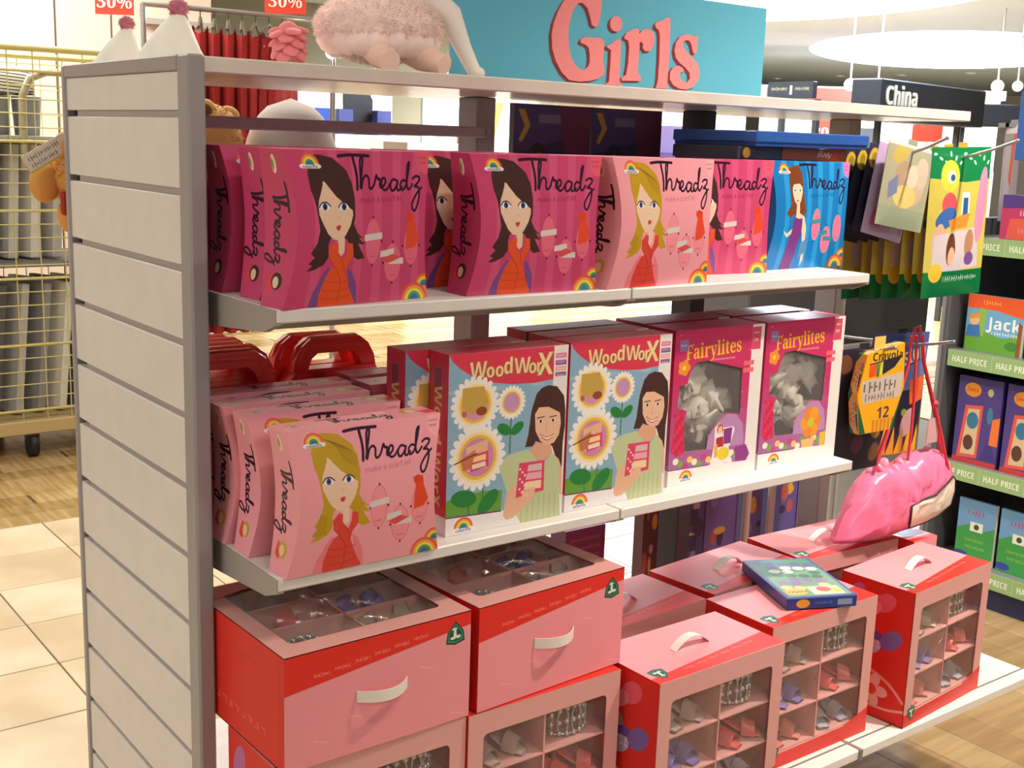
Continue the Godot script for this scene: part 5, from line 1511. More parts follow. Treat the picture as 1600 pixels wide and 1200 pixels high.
	part("hang_cord", hk, mat(C(180, 175, 165), 0.6), hp)

# ---------------------------------------------------------------- ceiling with light recesses
func ceil_patch(mb: MB, x0: float, x1: float, z0: float, z1: float, c: Vector2, u: Vector2, a: float, b: float, y: float) -> Array:
	var v := u.orthogonal()
	var angs := []
	for i in 64: angs.append(TAU * i / 64)
	for q in [Vector2(x0, z0), Vector2(x1, z0), Vector2(x1, z1), Vector2(x0, z1)]:
		var d: Vector2 = q - c
		angs.append(fposmod(atan2(d.dot(v) / b, d.dot(u) / a), TAU))
	angs.sort()
	var E := []; var R := []
	for g in angs:
		var e: Vector2 = c + u * cos(g) * a + v * sin(g) * b
		var d := e - c
		var k := 1e9
		if d.x > 1e-6: k = minf(k, (x1 - c.x) / d.x)
		if d.x < -1e-6: k = minf(k, (x0 - c.x) / d.x)
		if d.y > 1e-6: k = minf(k, (z1 - c.y) / d.y)
		if d.y < -1e-6: k = minf(k, (z0 - c.y) / d.y)
		E.append(e); R.append(c + d * k)
	var m := E.size()
	for i in m:
		var j := (i + 1) % m
		for s in 2:
			var yy := y + s * 0.06
			mb.quad(V(E[i].x, yy, E[i].y), V(E[j].x, yy, E[j].y), V(R[j].x, yy, R[j].y), V(R[i].x, yy, R[i].y))
	return E

func ceiling_with_recess(x0: float, x1: float, z0: float, z1: float, m: Material) -> void:
	var mb := MB.new()
	mb.box(V((x0 + 4.0) / 2, CEIL + 0.03, (z0 + z1) / 2), V(4.0 - x0, 0.06, z1 - z0))
	mb.box(V((4.0 + x1) / 2, CEIL + 0.03, (z1 - 1.5) / 2), V(x1 - 4.0, 0.06, z1 + 1.5)); mb.box(V((4.0 + x1) / 2, CEIL + 0.03, (z0 - 15.0) / 2), V(x1 - 4.0, 0.06, -15.0 - z0))
	var u := Vector2(0.83, -0.56).normalized()
	var r1 := ceil_patch(mb, 10.0, x1, -15.0, -1.5, Vector2(13.6, -8.0), u, 3.0, 1.75, CEIL)
	var r2 := ceil_patch(mb, 4.0, 10.0, -15.0, -1.5, Vector2(7.2, -5.6), Vector2(0.5, -0.87).normalized(), 2.9, 2.0, CEIL)
	var ce := struct("ceiling", mb, m)
	for k in 2:
		var r: Array = [r1, r2][k]
		var rows := [PackedVector3Array(), PackedVector3Array(), PackedVector3Array()]
		var top := MB.new()
		var cen := Vector2.ZERO
		for q in r: cen += q / r.size()
		for i in r.size() + 1:
			var q: Vector2 = r[i % r.size()]
			var h := 0.7
			rows[0].append(V(q.x, CEIL, q.y)); rows[1].append(V(q.x, CEIL + h * 0.5, q.y)); rows[2].append(V(q.x, CEIL + h, q.y))
			var n: Vector2 = r[(i + 1) % r.size()]
			top.quad(V(q.x, CEIL + h, q.y), V(n.x, CEIL + h, n.y), V(cen.x, CEIL + h, cen.y), V(cen.x, CEIL + h, cen.y))
		var side := MB.new(); side.grid(rows)
		part("cove_light", side, glow(C(232, 244, 255), 4.0), ce)
		part("recess_top", top, mat(C(205, 216, 224), 0.8) if k == 0 else glow(C(240, 248, 255), 2.2), ce)
		if k == 0:
			for e in [-1.0, 1.0]:
				var o := OmniLight3D.new()
				o.name = "cove_glow"
				o.light_color = C(226, 240, 255); o.light_energy = 10.0; o.light_size = 0.05; o.shadow_enabled = true; o.omni_range = 40.0; o.omni_attenuation = 2.0
				o.position = V(cen.x, CEIL + 0.3, cen.y) + V(u.x, 0, u.y) * e * 2.4
				add_child(o)
			continue
		var l := AreaLight3D.new()
		l.name = "cove_glow"
		l.area_size = Vector2(3.0, 3.0)
		l.light_color = C(226, 240, 255); l.light_energy = 60.0; l.shadow_enabled = true; l.area_range = 40.0
		l.position = V(cen.x, CEIL + 0.42, cen.y); l.rotation = V(-PI / 2, 0, 0)
		add_child(l)

# ---------------------------------------------------------------- half price shelves, facing the toy shelves
func half_price_unit() -> void:
	var t := thing("book_shelving", "grey shelving with green price strips beyond the toy shelves", "shelving", V(2.73, 0, 0))
	var dark := mat(C(74, 74, 82), 0.5); var grey := mat(C(150, 152, 156), 0.4, 0.4)
	part("back_panel", bx(V(0.42, 0.75, 0.3), V(0.02, 1.5, 1.9)), dark, t)
	for z in [-0.62, 1.22]: part("upright", bx(V(0.2, 0.6, z), V(0.42, 1.2, 0.02), 0.003), mat(C(110, 112, 118), 0.4, 0.3), t)
	part("upright_edge", bx(V(-0.012, 0.6, -0.628), V(0.012, 1.2, 0.012), 0.002), grey, t)
	part("plinth", bx(V(0.22, 0.04, 0.3), V(0.4, 0.078, 1.8)), mat(C(40, 48, 90), 0.5), t)
	var c := Cv.new(900, 42, 1024, C(150, 186, 128))
	for i in 6: c.text("HALF PRICE", 75 + i * 150, 22, 22, C(236, 246, 228), true, 1.0)
	for i in 7: c.rect(i * 150 - 1, 0, 3, 42, C(170, 200, 150))
	var sm := printed(c, 0.4)
	for y in [1.147, 0.795, 0.44, 0.125]:
		var sh := part("shelf", bx(V(0.2, y - 0.01, 0.3), V(0.4, 0.02, 1.82), 0.001), grey, t)
		var hgt := 0.052
		for k in 2:
			var st := MB.new()
			st.quad(V(-0.003, y - hgt, -0.605 + k * 0.905), V(-0.003, y - hgt, 0.295 + k * 0.905), V(-0.003, y, 0.295 + k * 0.905), V(-0.003, y, -0.605 + k * 0.905))
			st.box(V(0.0, y - hgt / 2, -0.155 + k * 0.905), V(0.004, hgt, 0.9))
			part("price_strip", st, sm, sh)
	# goods on the shelves; fronts face -x
	var face := -PI / 2
	var gc := Cv.new(200, 130, 192, C(84, 60, 140))
	gc.poly([0, 40, 200, 30, 200, 130, 0, 130], C(205, 60, 110)); gc.poly([30, 70, 200, 60, 200, 130, 20, 130], C(240, 100, 80)); scribble(gc, 90, 22, 90, 26, C(225, 200, 120)); scribble(gc, 60, 52, 120, 18, C(245, 225, 235)); scribble(gc, 60, 105, 110, 18, C(250, 170, 150))
	var gm := printed(gc, 0.4)
	for i in 4:
		flat_carton("gm", "activity_box", ["purple and coral activity box first along the top half price shelf", "purple and coral activity box second along the top half price shelf", "purple and coral activity box third along the top half price shelf", "purple and coral activity box fourth along the top half price shelf"][i], "activity box", "purple and coral activity boxes", V(0.2, 0.13, 0.05), gm, mat(C(160, 60, 110), 0.5), mat(C(90, 60, 140), 0.5), V(2.79, 1.1475, -0.4 + i * 0.23), face)
	var jc := Cv.new(180, 180, 192, C(110, 175, 215))
	jc.rect(0, 0, 180, 44, C(235, 95, 45)); jc.poly([0, 34, 90, 44, 180, 60, 180, 40, 0, 20], C(235, 95, 45)); scribble(jc, 50, 22, 60, 18, C(250, 170, 80))
	jc.poly([0, 130, 60, 115, 120, 130, 180, 110, 180, 180, 0, 180], C(105, 170, 60)); jc.poly([40, 40, 62, 44, 58, 130, 46, 130], C(150, 190, 70)); jc.ell(26, 80, 16, 18, C(238, 190, 150)); jc.poly([8, 66, 40, 56, 44, 72, 12, 80], C(225, 160, 60)); jc.poly([6, 100, 44, 96, 50, 134, 2, 136], C(60, 120, 190))
	jc.text("Jack", 122, 86, 52, C(240, 248, 252)); scribble(jc, 84, 116, 86, 16, C(235, 245, 250)); jc.ell(150, 150, 22, 14, C(70, 140, 60)); jc.poly([166, 70, 178, 80, 176, 180, 164, 180], C(150, 85, 50))
	var jm := printed(jc, 0.35)
	for i in 4:
		flat_carton("jk", "story_book", ["blue and orange story book with the word Jack, by the shelf end", "blue and orange story book second along the middle half price shelf", "blue and orange story book third along the middle half price shelf", "blue and orange story book fourth along the middle half price shelf"][i], "book", "blue and orange story books", V(0.19, 0.175, 0.014), jm, mat(C(235, 235, 230), 0.6), mat(C(110, 175, 215), 0.5), V(2.775, 0.7955, -0.485 + i * 0.205), face)
	var pc := Cv.new(150, 270, 192, C(78, 62, 140))
	pc.rect(0, 0, 150, 20, C(60, 48, 110)); pc.ell(50, 40, 28, 22, C(230, 150, 40)); scribble(pc, 30, 40, 40, 18, C(190, 70, 40)); pc.ell(110, 40, 10, 12, C(180, 190, 120))
	pc.poly([30, 90, 90, 84, 84, 250, 14, 255], C(225, 90, 80)); pc.poly([40, 100, 80, 96, 76, 240, 26, 244], C(215, 190, 150)); pc.ell(58, 135, 20, 26, C(50, 120, 160)); pc.ell(50, 205, 17, 24, C(90, 55, 50)); pc.ell(115, 110, 10, 26, C(60, 130, 170)); pc.poly([90, 255, 120, 180, 150, 250], C(60, 50, 130)); pc.rect(0, 255, 150, 15, C(200, 60, 60)); pc.poly([125, 120, 150, 110, 150, 200, 120, 200], C(235, 120, 60))
	var pm := printed(pc, 0.35)
	for i in 5:
		flat_carton("pp", "play_set_carton", ["purple play set carton with mirror picture, by the shelf end", "purple play set carton second along its half price shelf", "purple play set carton third along its half price shelf", "purple play set carton fourth along its half price shelf", "purple play set carton fifth along its half price shelf"][i], "toy carton", "purple play set cartons", V(0.15, 0.275, 0.06), pm, mat(C(74, 60, 132), 0.5), mat(C(60, 48, 110), 0.5), V(2.79, 0.4405, -0.5 + i * 0.165), face)
	var bc := Cv.new(130, 200, 160, C(110, 165, 215))
	bc.poly([0, 100, 40, 80, 90, 95, 130, 75, 130, 200, 0, 200], C(60, 160, 80)); scribble(bc, 35, 40, 60, 22, C(190, 70, 120)); bc.rect(45, 70, 44, 30, C(240, 240, 235)); bc.ell(67, 85, 9, 9, C(40, 90, 60)); scribble(bc, 30, 130, 70, 14, C(140, 200, 80)); scribble(bc, 35, 152, 70, 14, C(140, 200, 80)); bc.ell(20, 182, 26, 12, C(50, 70, 160))
	var bm := printed(bc, 0.35)
	for i in 5:
		flat_carton("gb", "picture_book_green", ["green and blue picture book leaning by the shelf end on the lowest shelf", "green and blue picture book second along the lowest half price shelf", "green and blue picture book third along the lowest half price shelf", "green and blue picture book fourth along the lowest half price shelf", "green and blue picture book fifth along the lowest half price shelf"][i], "book", "green and blue picture books", V(0.13, 0.2, 0.012), bm, mat(C(235, 235, 230), 0.6), mat(C(90, 150, 160), 0.5), V(2.775, 0.1255, -0.47 + i * 0.145), face)
	# grey packs hanging above and a blue hanging sign
	part("top_rail", bx(V(0.15, 1.485, -0.2), V(0.01, 0.012, 0.82)), grey, t)
	var gp := Cv.new(60, 260, 64, C(150, 142, 150)); gp.poly([10, 60, 30, 50, 40, 230, 16, 240], C(170, 164, 170)); gp.poly([36, 30, 48, 20, 40, 170, 30, 150], C(190, 90, 60)); gp.rect(6, 6, 48, 22, C(205, 200, 205))
	var gpm := printed(gp, 0.3)
	for i in 5:
		hang_pack("grey_pack", ["first", "second", "third", "fourth", "fifth"][i] + " grey hanging pack above the half price shelves", "hanging pack", "grey hanging packs", "gp", Vector2(0.07, 0.3), 0.012, gpm, mat(C(150, 142, 150), 0.4), V(2.88, 1.48, -0.56 + i * 0.08), 0.03, face - 0.3)
	for z in [-0.58, 0.18]: part("rail_arm", bx(V(0.28, 1.485, z), V(0.27, 0.012, 0.012)), grey, t)
	var bs := thing("blue_sign", "blue hanging sign with white letters above the half price shelves", "sign", V(2.66, 1.38, -0.245), face + 0.35)
	part("sign_panel", bx(V(0, 0.095, 0), V(0.3, 0.19, 0.006), 0.001), mat(C(62, 108, 190), 0.35), bs)
	var cmesh := TextMesh.new(); cmesh.text = "C"; cmesh.font_size = 40; cmesh.pixel_size = 0.0016; cmesh.depth = 0.002
	var fnt := SystemFont.new(); fnt.font_names = PackedStringArray(["Droid Sans"]); fnt.font_weight = 700; cmesh.font = fnt
	var lo := part_mesh("sign_letter", cmesh, mat(C(240, 245, 250), 0.4), bs, V(-0.1, 0.075, 0.0045))
	lo.rotation.y = 0.0
	part("sign_rod", bx(V(0.0, 0.75, 0), V(0.008, 1.12, 0.008)), grey, bs)

# ---------------------------------------------------------------- left: wall, trolley, clothes
func left_side() -> void:
	var cream := mat(C(244, 228, 210), 0.75)
	var wl := struct("wall_partition", bx(V(-1.4, 1.35, -5.1), V(7.2, 2.7, 0.16)), mat(C(120, 105, 95), 0.8))
	var xs := [-5.0, -2.6, -0.4, 1.35, 1.64, 2.2]
	for i in 5: part("wall_panel", bx(V((xs[i] + xs[i + 1]) / 2, 1.35, -5.01), V(xs[i + 1] - xs[i] - 0.012, 2.69, 0.02), 0.002), cream if i != 3 else mat(C(240, 220, 205), 0.75), wl)
	part("wall_rail", bx(V(2.0, 1.95, -4.97), V(0.4, 0.03, 0.05)), mat(C(190, 190, 185), 0.4), wl)
	# wire cage trolley
	var t := thing("wire_trolley", "brass coloured wire cage trolley on castors behind the slatted panel", "trolley", V(0.75, 0, -3.66))
	var brass := mat(C(212, 204, 140), 0.4, 0.2); var thick := mat(C(206, 194, 124), 0.4, 0.2)
	for z in [0.0, -0.6]:
		for i in 11: part("wire", mb_tube([V(-0.5 + i * 0.1, 0.16, z), V(-0.5 + i * 0.1, 1.68, z)], 0.0028), brass, t)
		for i in 27:
			if z < 0 and i % 2: continue
			part("wire", mb_tube([V(-0.5, 0.2 + i * 0.056, z + 0.004), V(0.5, 0.2 + i * 0.056, z + 0.004)], 0.0028 if i % 5 else 0.007), brass if i % 5 else thick, t)
	for z in [0.0, -0.6]:
		part("rim_tube", mb_tube([V(-0.5, 1.69, z), V(0.5, 1.69, z)], 0.014, 10), thick, t)
	for x in [-0.5, 0.5]:
		part("rim_tube", mb_tube([V(x, 1.69, 0), V(x, 1.69, -0.6)], 0.014, 10), thick, t)
		for z in [0.0, -0.6]: part("corner_post", mb_tube([V(x, 0.12, z), V(x, 1.69, z)], 0.012, 8), thick, t)
	for e in [-1.0, 1.0]:
		part("handle_tube", mb_tube([V(e * 0.48, 1.6, -0.02), V(e * 0.16, 1.6, -0.02), V(e * 0.09, 1.57, -0.02), V(e * 0.06, 1.5, -0.02), V(e * 0.055, 1.2, -0.02)], 0.016, 10), mat(C(176, 166, 132), 0.4, 0.2), t)
	part("base_tray", bx(V(0, 0.13, -0.3), V(1.04, 0.06, 0.66), 0.005), mat(C(196, 172, 118), 0.5), t)
	for x in [-0.42, 0.03, 0.42]:
		for z in [0.0, -0.58]:
			var w := MB.new()
			w.x = Transform3D(Basis(Vector3.BACK, PI / 2), V(x, 0.05, z)); w.lathe([[0.0, -0.018], [0.05, -0.018], [0.05, 0.018], [0.0, 0.018]], 16)
			w.x = Transform3D(); w.box(V(x, 0.075, z), V(0.05, 0.06, 0.05), 0.004)
			part("castor", w, mat(C(30, 28, 30), 0.5), t)
	# boards and folded bags inside the trolley
	var cols := [C(206, 204, 196), C(120, 118, 116), C(226, 222, 210), C(96, 94, 96), C(190, 188, 182), C(150, 150, 150), C(232, 228, 216), C(108, 106, 106), C(214, 210, 200)]
	var lab := ["pale grey", "mid grey", "cream", "charcoal", "soft grey", "plain grey", "ivory", "dark grey", "off white"]
	for i in 9:
		var b := MB.new()
		b.box(V(0, 0.28, 0), V(0.035, 0.56, 0.42), 0.004)
		var o := single("canvas_board", b, mat(cols[i], 0.75), lab[i] + " flat board standing in the lower trolley", "board", "flat boards standing in the trolley", V(0.32 + i * 0.092, 0.164, -3.95), 0.0)
		o.rotation = V(0, 0.35, -0.11); o.position.y = 0.167
	for i in 7:
		var b := MB.new()
		b.box(V(0, 0.24, 0), V(0.045, 0.48, 0.36), 0.006)
		var o := single("folded_bag", b, mat(cols[(i * 2 + 1) % 9], 0.75), ["first", "second", "third", "fourth", "fifth", "sixth", "seventh"][i] + " grey folded bag in the upper trolley tier", "folded bag", "grey folded bags in the trolley", V(0.36 + i * 0.09, 0.83, -3.95), 0.0)
		o.rotation = V(0, 0.3, -0.06)
	part("tier_tray", bx(V(0, 0.815, -0.3), V(0.98, 0.02, 0.58)), mat(C(130, 128, 126), 0.6), t)
	part("tier_tray", bx(V(0, 1.335, -0.3), V(0.98, 0.012, 0.58)), mat(C(170, 168, 160), 0.6), t)
	for i in 3:
		var g := MB.new(); g.lathe([[0.0, 0.0], [0.05, 0.0], [0.06, 0.16], [0.056, 0.16], [0.046, 0.01], [0.0, 0.01]], 16)
		single("grey_tub", g, mat(C(128, 130, 130), 0.5), ["first", "second", "third"][i] + " grey tub on the middle trolley tier", "tub", "grey tubs on the trolley", V(0.62 + i * 0.125, 1.342, -3.85)).position.y = 1.342
	# striped cushion on top
	var sc := Cv.new(200, 120, 160, C(240, 238, 230))
	for i in 9: sc.line(Cv.pts([0, 8 + i * 13, 90, 2 + i * 13, 200, 14 + i * 13]), 4, C(52, 52, 66))
	var cu := MB.new()
	for e in 2:
		var rows := []
		for j in 9:
			var row := PackedVector3Array()
			for i in 13:
				var p := Vector2(-1 + i / 6.0, -1 + j / 4.0)
				row.append(V(p.x * 0.16, 0.06 + p.y * 0.06 * (1 - 0.1 * p.x * p.x), (0.07 * pow((1 - p.x * p.x * p.x * p.x) * (1 - p.y * p.y * p.y * p.y), 0.5) + 0.001) * (1 if e == 0 else -1)))
			rows.append(row)
		cu.grid(rows, false, false, e == 1)
	single("striped_cushion", cu, printed(sc, 0.8), "black and white striped cushion in the top of the trolley", "cushion", "", V(0.75, 1.503, -3.84), 0.1)
	# red knitted garments on a rail
	var rt := thing("clothes_rail", "chrome clothes rail carrying red knitted garments", "clothes rail", V(1.85, 0, -3.9))
	var ch := mat(C(190, 188, 186), 0.25, 0.8)
	part("rail_tube", mb_tube([V(-0.45, 1.93, 0), V(0.5, 1.93, 0)], 0.012, 8), ch, rt)
	for x in [-0.45, 0.5]:
		part("rail_post", mb_tube([V(x, 0.03, 0), V(x, 1.93, 0)], 0.014, 8), ch, rt)
		part("rail_foot", mb_tube([V(x, 0.02, -0.25), V(x, 0.02, 0.25)], 0.016, 8), ch, rt)
	var gm := MB.new()
	for e in 2:
		var rows := []
		for j in 13:
			var k := j / 12.0
			var row := PackedVector3Array()
			for i in 15:
				var q := -1.0 + i / 7.0
				var hw := 0.2 - 0.09 * pow(k, 8.0)
				var zz := (0.03 + 0.01 * sin(q * 11.0 + e) * (1.2 - k)) * sqrt(maxf(0.0, 1.0 - pow(absf(q), 6.0)))
				row.append(V(q * hw, -1.45 + k * 1.4 - 0.04 * q * q * pow(k, 6.0), zz * (1 if e == 0 else -1)))
			rows.append(row)
		gm.grid(rows, false, false, e == 1)
	var gmesh := gm.mesh()
	var hg := MB.new(); hg.tube([V(-0.17, -0.07, 0), V(0, -0.015, 0), V(0.17, -0.07, 0)], 0.008, 6); hg.tube([V(0, -0.015, 0), V(0, 0.01, 0), V(0.014, 0.024, 0), V(0.022, 0.012, 0)], 0.003, 6)
	var hmesh := hg.mesh()
	var knit := [grain(C(140, 26, 26), C(196, 46, 40), V(12, 12, 12), 0.95, 0.08, 1.5), grain(C(150, 30, 28), C(206, 52, 46), V(12, 12, 12), 0.95, 0.08, 1.5)]
	for i in 8:
		var g := thing("knitted_coat", ["first", "second", "third", "fourth", "fifth", "sixth", "seventh", "eighth"][i] + " red knitted coat along the chrome rail", "garment", V(1.6 + i * 0.068, 1.905, -3.9), 1.12 - 0.12 * maxi(0, i - 4), "red knitted coats")
		part_mesh("coat", gmesh, knit[i % 2], g); part_mesh("hanger", hmesh, mat(C(90, 78, 62), 0.5), g)
		if i == 5: part("price_card", bx(V(-0.05, -0.2, 0.05), V(0.075, 0.16, 0.002)), mat(C(246, 236, 234), 0.5), g)
	# red discount signs
	sale_sign("30%", V(1.31, 1.88, -4.0), V(0.17, 0.13, 0.004), "red sign reading 30% above the wall rail")
	sale_sign("30%", V(2.02, 1.93, -3.75), V(0.19, 0.13, 0.004), "red sign reading 30% beside the knitted coats")

func sale_sign(txt: String, at: Vector3, size: Vector3, label: String, turn := -0.6) -> void:
	var t := thing("discount_sign", label, "sign", at, turn, "red discount signs")
	part("sign_card", bx(V(0, size.y / 2, 0), size), mat(C(226, 62, 40), 0.5), t)
	var tm := TextMesh.new(); tm.text = txt; tm.font_size = 48; tm.pixel_size = size.y / 48.0 * 0.6; tm.depth = 0.002
	var f := SystemFont.new(); f.font_names = PackedStringArray(["Droid Serif"]); f.font_weight = 700; tm.font = f
	if txt != "": part_mesh("sign_text", tm, mat(C(250, 235, 225), 0.5), t, V(0, size.y * 0.42, size.z / 2 + 0.001))
	if at.x < 4.0: part("sign_rod", bx(V(0, (size.y + CEIL - at.y) / 2, -0.004), V(0.006, CEIL - at.y - size.y, 0.004)), mat(C(190, 190, 190), 0.4, 0.4), t)
	else: part("sign_post", bx(V(0, -at.y / 2, 0), V(0.03, at.y, 0.02)), mat(C(170, 165, 160), 0.5), t)

func mb_tube(p: Array, r: float, n := 6) -> MB:
	var m := MB.new(); m.tube(p, r, n)
	return m

# ---------------------------------------------------------------- distant shop
func far_store() -> void:
	# olive partition and a perfume counter in front of it
	struct("wall_olive", bx(V(6.4, 1.35, -10.0), V(5.2, 2.7, 0.2)), mat(C(150, 144, 122), 0.85))
	var t := thing("lit_counter", "white back-lit counter with blue boxes seen under the top board", "counter", V(5.1, 0, -8.4))
	part("counter_body", bx(V(0, 0.7, 0), V(2.2, 1.4, 0.5), 0.01), mat(C(238, 226, 205), 0.6), t)
	var cp := thing("counter_canopy", "cream canopy with glowing panel standing on the lit counter", "canopy", V(5.1, 0, -8.4))
	part("light_panel", bx(V(-0.3, 1.66, -0.2), V(1.5, 0.26, 0.02)), glow(C(255, 246, 226), 1.3), cp)
	part("canopy", bx(V(0, 1.86, -0.1), V(2.2, 0.12, 0.3), 0.01), mat(C(238, 218, 190), 0.6), cp)
	for x in [-1.06, 1.06]: part("canopy_post", bx(V(x, 1.6, -0.2), V(0.06, 0.4, 0.06)), mat(C(200, 190, 175), 0.5), cp)
	var bl := mat(C(52, 92, 190), 0.35); var nv := mat(C(78, 84, 150), 0.4)
	var xs := [4.35, 4.6, 4.82, 5.22]
	for i in 4: single("perfume_box", bx(V(0, 0.11, 0), V(0.15, 0.22, 0.1), 0.003), bl if i < 2 else nv, ["bright blue box at the left end of the lit counter", "bright blue box second on the lit counter", "slate blue box beside the black panel", "slate blue box behind the black panel"][i], "box", "blue boxes on the lit counter", V(xs[i], 1.4005, -8.23))
	single("black_panel", bx(V(0, 0.18, 0), V(0.3, 0.36, 0.03), 0.002), mat(C(36, 34, 42), 0.4), "black upright display panel on the lit counter", "display panel", "", V(5.02, 1.4005, -8.32))
	var pc := Cv.new(100, 60, 160, C(205, 232, 220)); scribble(pc, 24, 14, 60, 14, C(120, 165, 155)); scribble(pc, 30, 34, 55, 10, C(130, 170, 160)); scribble(pc, 30, 48, 50, 8, C(150, 185, 175))
	flat_carton("tp", "mint_poster", "pale mint poster board behind the red bottles", "poster", "", V(0.5, 0.62, 0.04), printed(pc, 0.4), mat(C(200, 225, 215), 0.5), mat(C(200, 225, 215), 0.5), V(5.5, 1.35, -7.6), 0.0)
	var st := single("display_plinth", bx(V(0, 0.675, 0), V(1.4, 1.35, 0.4), 0.005), mat(C(215, 205, 195), 0.5), "pale plinth under the mint poster and red bottles", "plinth", "", V(5.65, 0, -7.55))
	st.position.y = 0.0
	for i in 3:
		var b := MB.new(); b.lathe([[0.0, 0.0], [0.045, 0.0], [0.045, 0.12], [0.02, 0.16], [0.018, 0.2], [0.0, 0.2]], 12)
		single("red_bottle", b, mat([C(215, 60, 40), C(225, 80, 40), C(120, 50, 40)][i], 0.25), ["red bottle standing first before the mint poster", "orange red bottle standing between two others", "brown bottle standing last before the mint poster"][i], "bottle", "bottles before the mint poster", V(5.58 + i * 0.12, 1.35, -7.45))
	var lc := Cv.new(60, 80, 96, C(196, 170, 200)); lc.poly([30, 0, 42, 4, 14, 80, 2, 78], C(228, 190, 60)); lc.poly([40, 0, 60, 0, 60, 80, 40, 80], C(220, 205, 220))
	flat_carton("lp", "lilac_poster", "lilac poster board with a yellow stripe", "poster", "", V(0.4, 0.62, 0.04), printed(lc, 0.4), mat(C(200, 180, 205), 0.5), mat(C(200, 180, 205), 0.5), V(6.12, 1.35, -7.6), 0.0)
	# dark topped cabinet between the toy shelves and the half price shelves
	var cab := thing("stock_cabinet", "grey cabinet with dark upper panel behind the hanging packs", "cabinet", V(2.86, 0, -1.3))
	part("cabinet_base", bx(V(0, 0.36, 0), V(1.0, 0.72, 0.4), 0.006), mat(C(206, 204, 200), 0.5), cab)
	part("upper_panel", bx(V(0, 0.93, 0.02), V(1.0, 0.42, 0.34), 0.006), mat(C(88, 86, 88), 0.6), cab)
	part("cabinet_door", bx(V(-0.25, 0.36, 0.206), V(0.47, 0.66, 0.012), 0.003), mat(C(214, 212, 208), 0.5), cab)
	part("cabinet_door", bx(V(0.25, 0.36, 0.206), V(0.47, 0.66, 0.012), 0.003), mat(C(214, 212, 208), 0.5), cab)
	# far light boxes and displays along the right, facing the camera
	var yaw := -0.75
	var far := [[11.2, -11.0, 2.6, 1.0, 0.95, C(255, 252, 240), 2.0, "white light box wall beyond the black post"], [12.9, -8.5, 3.0, 0.9, 1.05, C(255, 252, 244), 2.0, "white light box wall beyond the blue game"], [13.6, -5.3, 2.0, 0.8, 1.2, C(255, 244, 226), 1.4, "cream light box wall beyond the China sign"]]
	for a in far:
		var lb := thing("light_box", a[7], "light box", V(a[0], 0, a[1]), yaw, "far light boxes")
		part("cabinet", bx(V(0, 0.6, 0), V(a[2], 1.2, 0.4)), mat(C(205, 195, 182), 0.6), lb)
		part("lit_face", bx(V(0, 1.2 + a[3] / 2, 0), V(a[2], a[3], 0.3)), glow(a[5], a[6]), lb)
		part("header", bx(V(0, 1.26 + a[3], 0), V(a[2] + 0.1, 0.12, 0.4)), mat(C(225, 205, 182), 0.6), lb)
	far_sign("China", V(7.79, 1.625, -4.3), 1.8, 0.3, "black fascia sign reading China", 0.156)
	far_sign("", V(6.84, 1.775, -4.72), 0.44, 0.125, "small black fascia sign with tiny yellow lettering", -PI / 2)
	far_sign("", V(9.75, 1.66, -4.75), 1.05, 0.2, "plain black fascia beyond the China sign", -0.62)
	sale_sign("20%", V(9.6, 1.48, -6.65), V(0.32, 0.24, 0.02), "red sign reading 20% beyond the blue game", -0.75)
	sale_sign("", V(8.9, 1.58, -8.55), V(0.2, 0.28, 0.02), "small red sign far behind the black post", -0.75)
	sale_sign("", V(8.56, 1.5, -4.75), V(0.25, 0.14, 0.02), "small red sign under the China fascia", -0.75)
	var goods := [[10.8, -10.4, C(120, 90, 160)], [9.8, -9.9, C(225, 190, 170)], [11.9, -7.6, C(90, 110, 165)], [11.2, -7.2, C(150, 155, 175)], [10.6, -6.9, C(52, 50, 56)], [10.0, -5.8, C(235, 225, 215)]]
	var gl := ["violet display stand far beyond the black post", "pale display stand far beyond the black post", "slate blue display stand beside the far 20% sign", "grey display stand under the China fascia", "charcoal display stand under the China fascia", "white display stand under the China fascia"]
	for i in 6:
		var d := thing("display_stand", gl[i], "display stand", V(goods[i][0], 0, goods[i][1]), yaw, "far display stands")
		part("stand_body", bx(V(0, 0.65, 0), V(0.8, 1.3, 0.5), 0.01), mat(goods[i][2], 0.6), d)
		part("header_board", bx(V(0, 1.48, -0.1), V(0.8, 0.36, 0.04), 0.005), mat(goods[i][2].lightened(0.25), 0.5), d)
	var red := thing("red_fascia", "long red fascia strip beside the small black sign", "fascia", V(11.6, 1.98, -8.0), yaw)
	part("fascia_board", bx(V(0, 0.08, 0), V(1.9, 0.16, 0.1)), mat(C(214, 84, 66), 0.5), red)
	part("fascia_post", bx(V(0, -0.99, 0), V(0.08, 1.98, 0.08)), mat(C(160, 150, 140), 0.5), red)
	# far downlights in the ceiling
	var dl := [[17.1, -13.9], [16.9, -12.3], [17.1, -11.2], [17.1, -9.9], [9.0, -12.5], [6.0, -7.5], [7.3, -9.0], [3.6, -6.0]]
	var names := ["downlight far beyond the small black sign", "downlight above the far red fascia", "downlight above the China fascia end", "downlight far beyond the China fascia", "downlight by the olive partition", "downlight before the olive partition", "downlight above the lit counter", "downlight over the far wooden floor"]
	for i in dl.size(): downlight(dl[i][0], dl[i][1], 0.0 if i < 4 else 8.0, V(dl[i][0], 0, dl[i][1]), names[i], 60.0)
	# spotlights aimed from tracks, seen as bright discs
	var sp := [[2.26, 1.77, -3.75], [3.97, 1.68, -6.22], [8.87, 2.01, -5.84], [9.02, 2.0, -5.64], [9.6, 2.02, -4.78], [9.66, 2.02, -4.62]]
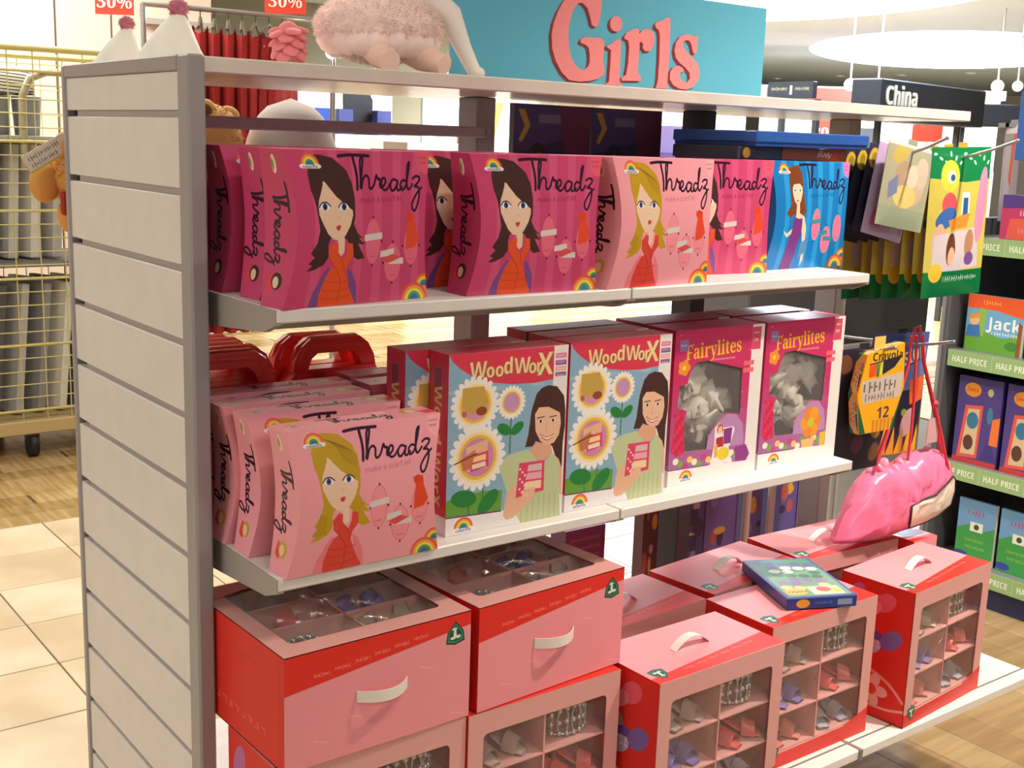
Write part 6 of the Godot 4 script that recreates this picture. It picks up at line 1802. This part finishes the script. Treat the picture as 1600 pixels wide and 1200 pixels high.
	var sl := ["bright spot lamp beside the pink cloth flower", "bright spot lamp over the blue counter boxes", "bright spot lamp before the red fascia", "bright spot lamp beside the China fascia", "bright spot lamp right of the China fascia", "bright spot lamp by the blue sign"]
	for i in 6:
		var l := thing("spot_lamp", sl[i], "spot lamp", V(sp[i][0], sp[i][1], sp[i][2]), 0.0, "bright track spot lamps")
		var s := MB.new(); s.ell(Vector3.ZERO, Vector3.ONE * [0.027, 0.036, 0.058, 0.05, 0.055, 0.045][i], 16, 10)
		part("lamp_globe", s, glow(C(255, 248, 235), 12.0), l)
		var up: float = CEIL - sp[i][1] + (0.44 if i == 2 or i == 3 else 0.0)
		part("lamp_stem", bx(V(0, up / 2 + 0.02, 0), V(0.012, up - 0.04, 0.012)), mat(C(200, 200, 198), 0.4), l)

func far_sign(txt: String, at: Vector3, w: float, h: float, label: String, turn: float) -> void:
	var t := thing("fascia_sign", label, "sign", at, turn, "black fascia signs")
	part("sign_box", bx(V(0, h / 2, 0.1), V(w, h, 0.05), 0.005) if w < 0.6 else bx(V(0, h / 2, 0), V(w, h, 0.25), 0.01), mat(C(40, 42, 48), 0.5), t)
	for e in [-0.38, 0.38]: part("sign_post", bx(V(w * e, -at.y / 2, 0), V(0.04, at.y, 0.04)), mat(C(60, 60, 64), 0.5), t)
	if txt != "":
		var tm := TextMesh.new(); tm.text = txt; tm.font_size = 48; tm.pixel_size = h * 0.62 / 48.0; tm.depth = 0.01
		var f := SystemFont.new(); f.font_names = PackedStringArray(["Droid Sans"]); f.font_weight = 700; tm.font = f
		part_mesh("sign_text", tm, mat(C(245, 242, 230), 0.4), t, V(-w * 0.33, h * 0.6, 0.13))
	elif w < 0.6:
		var c := Cv.new(95, 26, 96, C(40, 42, 48)); scribble(c, 8, 11, 34, 6, C(200, 195, 120)); scribble(c, 58, 11, 30, 6, C(200, 195, 120)); c.rect(47, 6, 5, 14, C(230, 230, 235))
		var q := MB.new(); q.quad(V(-w / 2, 0, 0.127), V(w / 2, 0, 0.127), V(w / 2, h, 0.127), V(-w / 2, h, 0.127))
		part("sign_print", q, printed(c, 0.5), t)
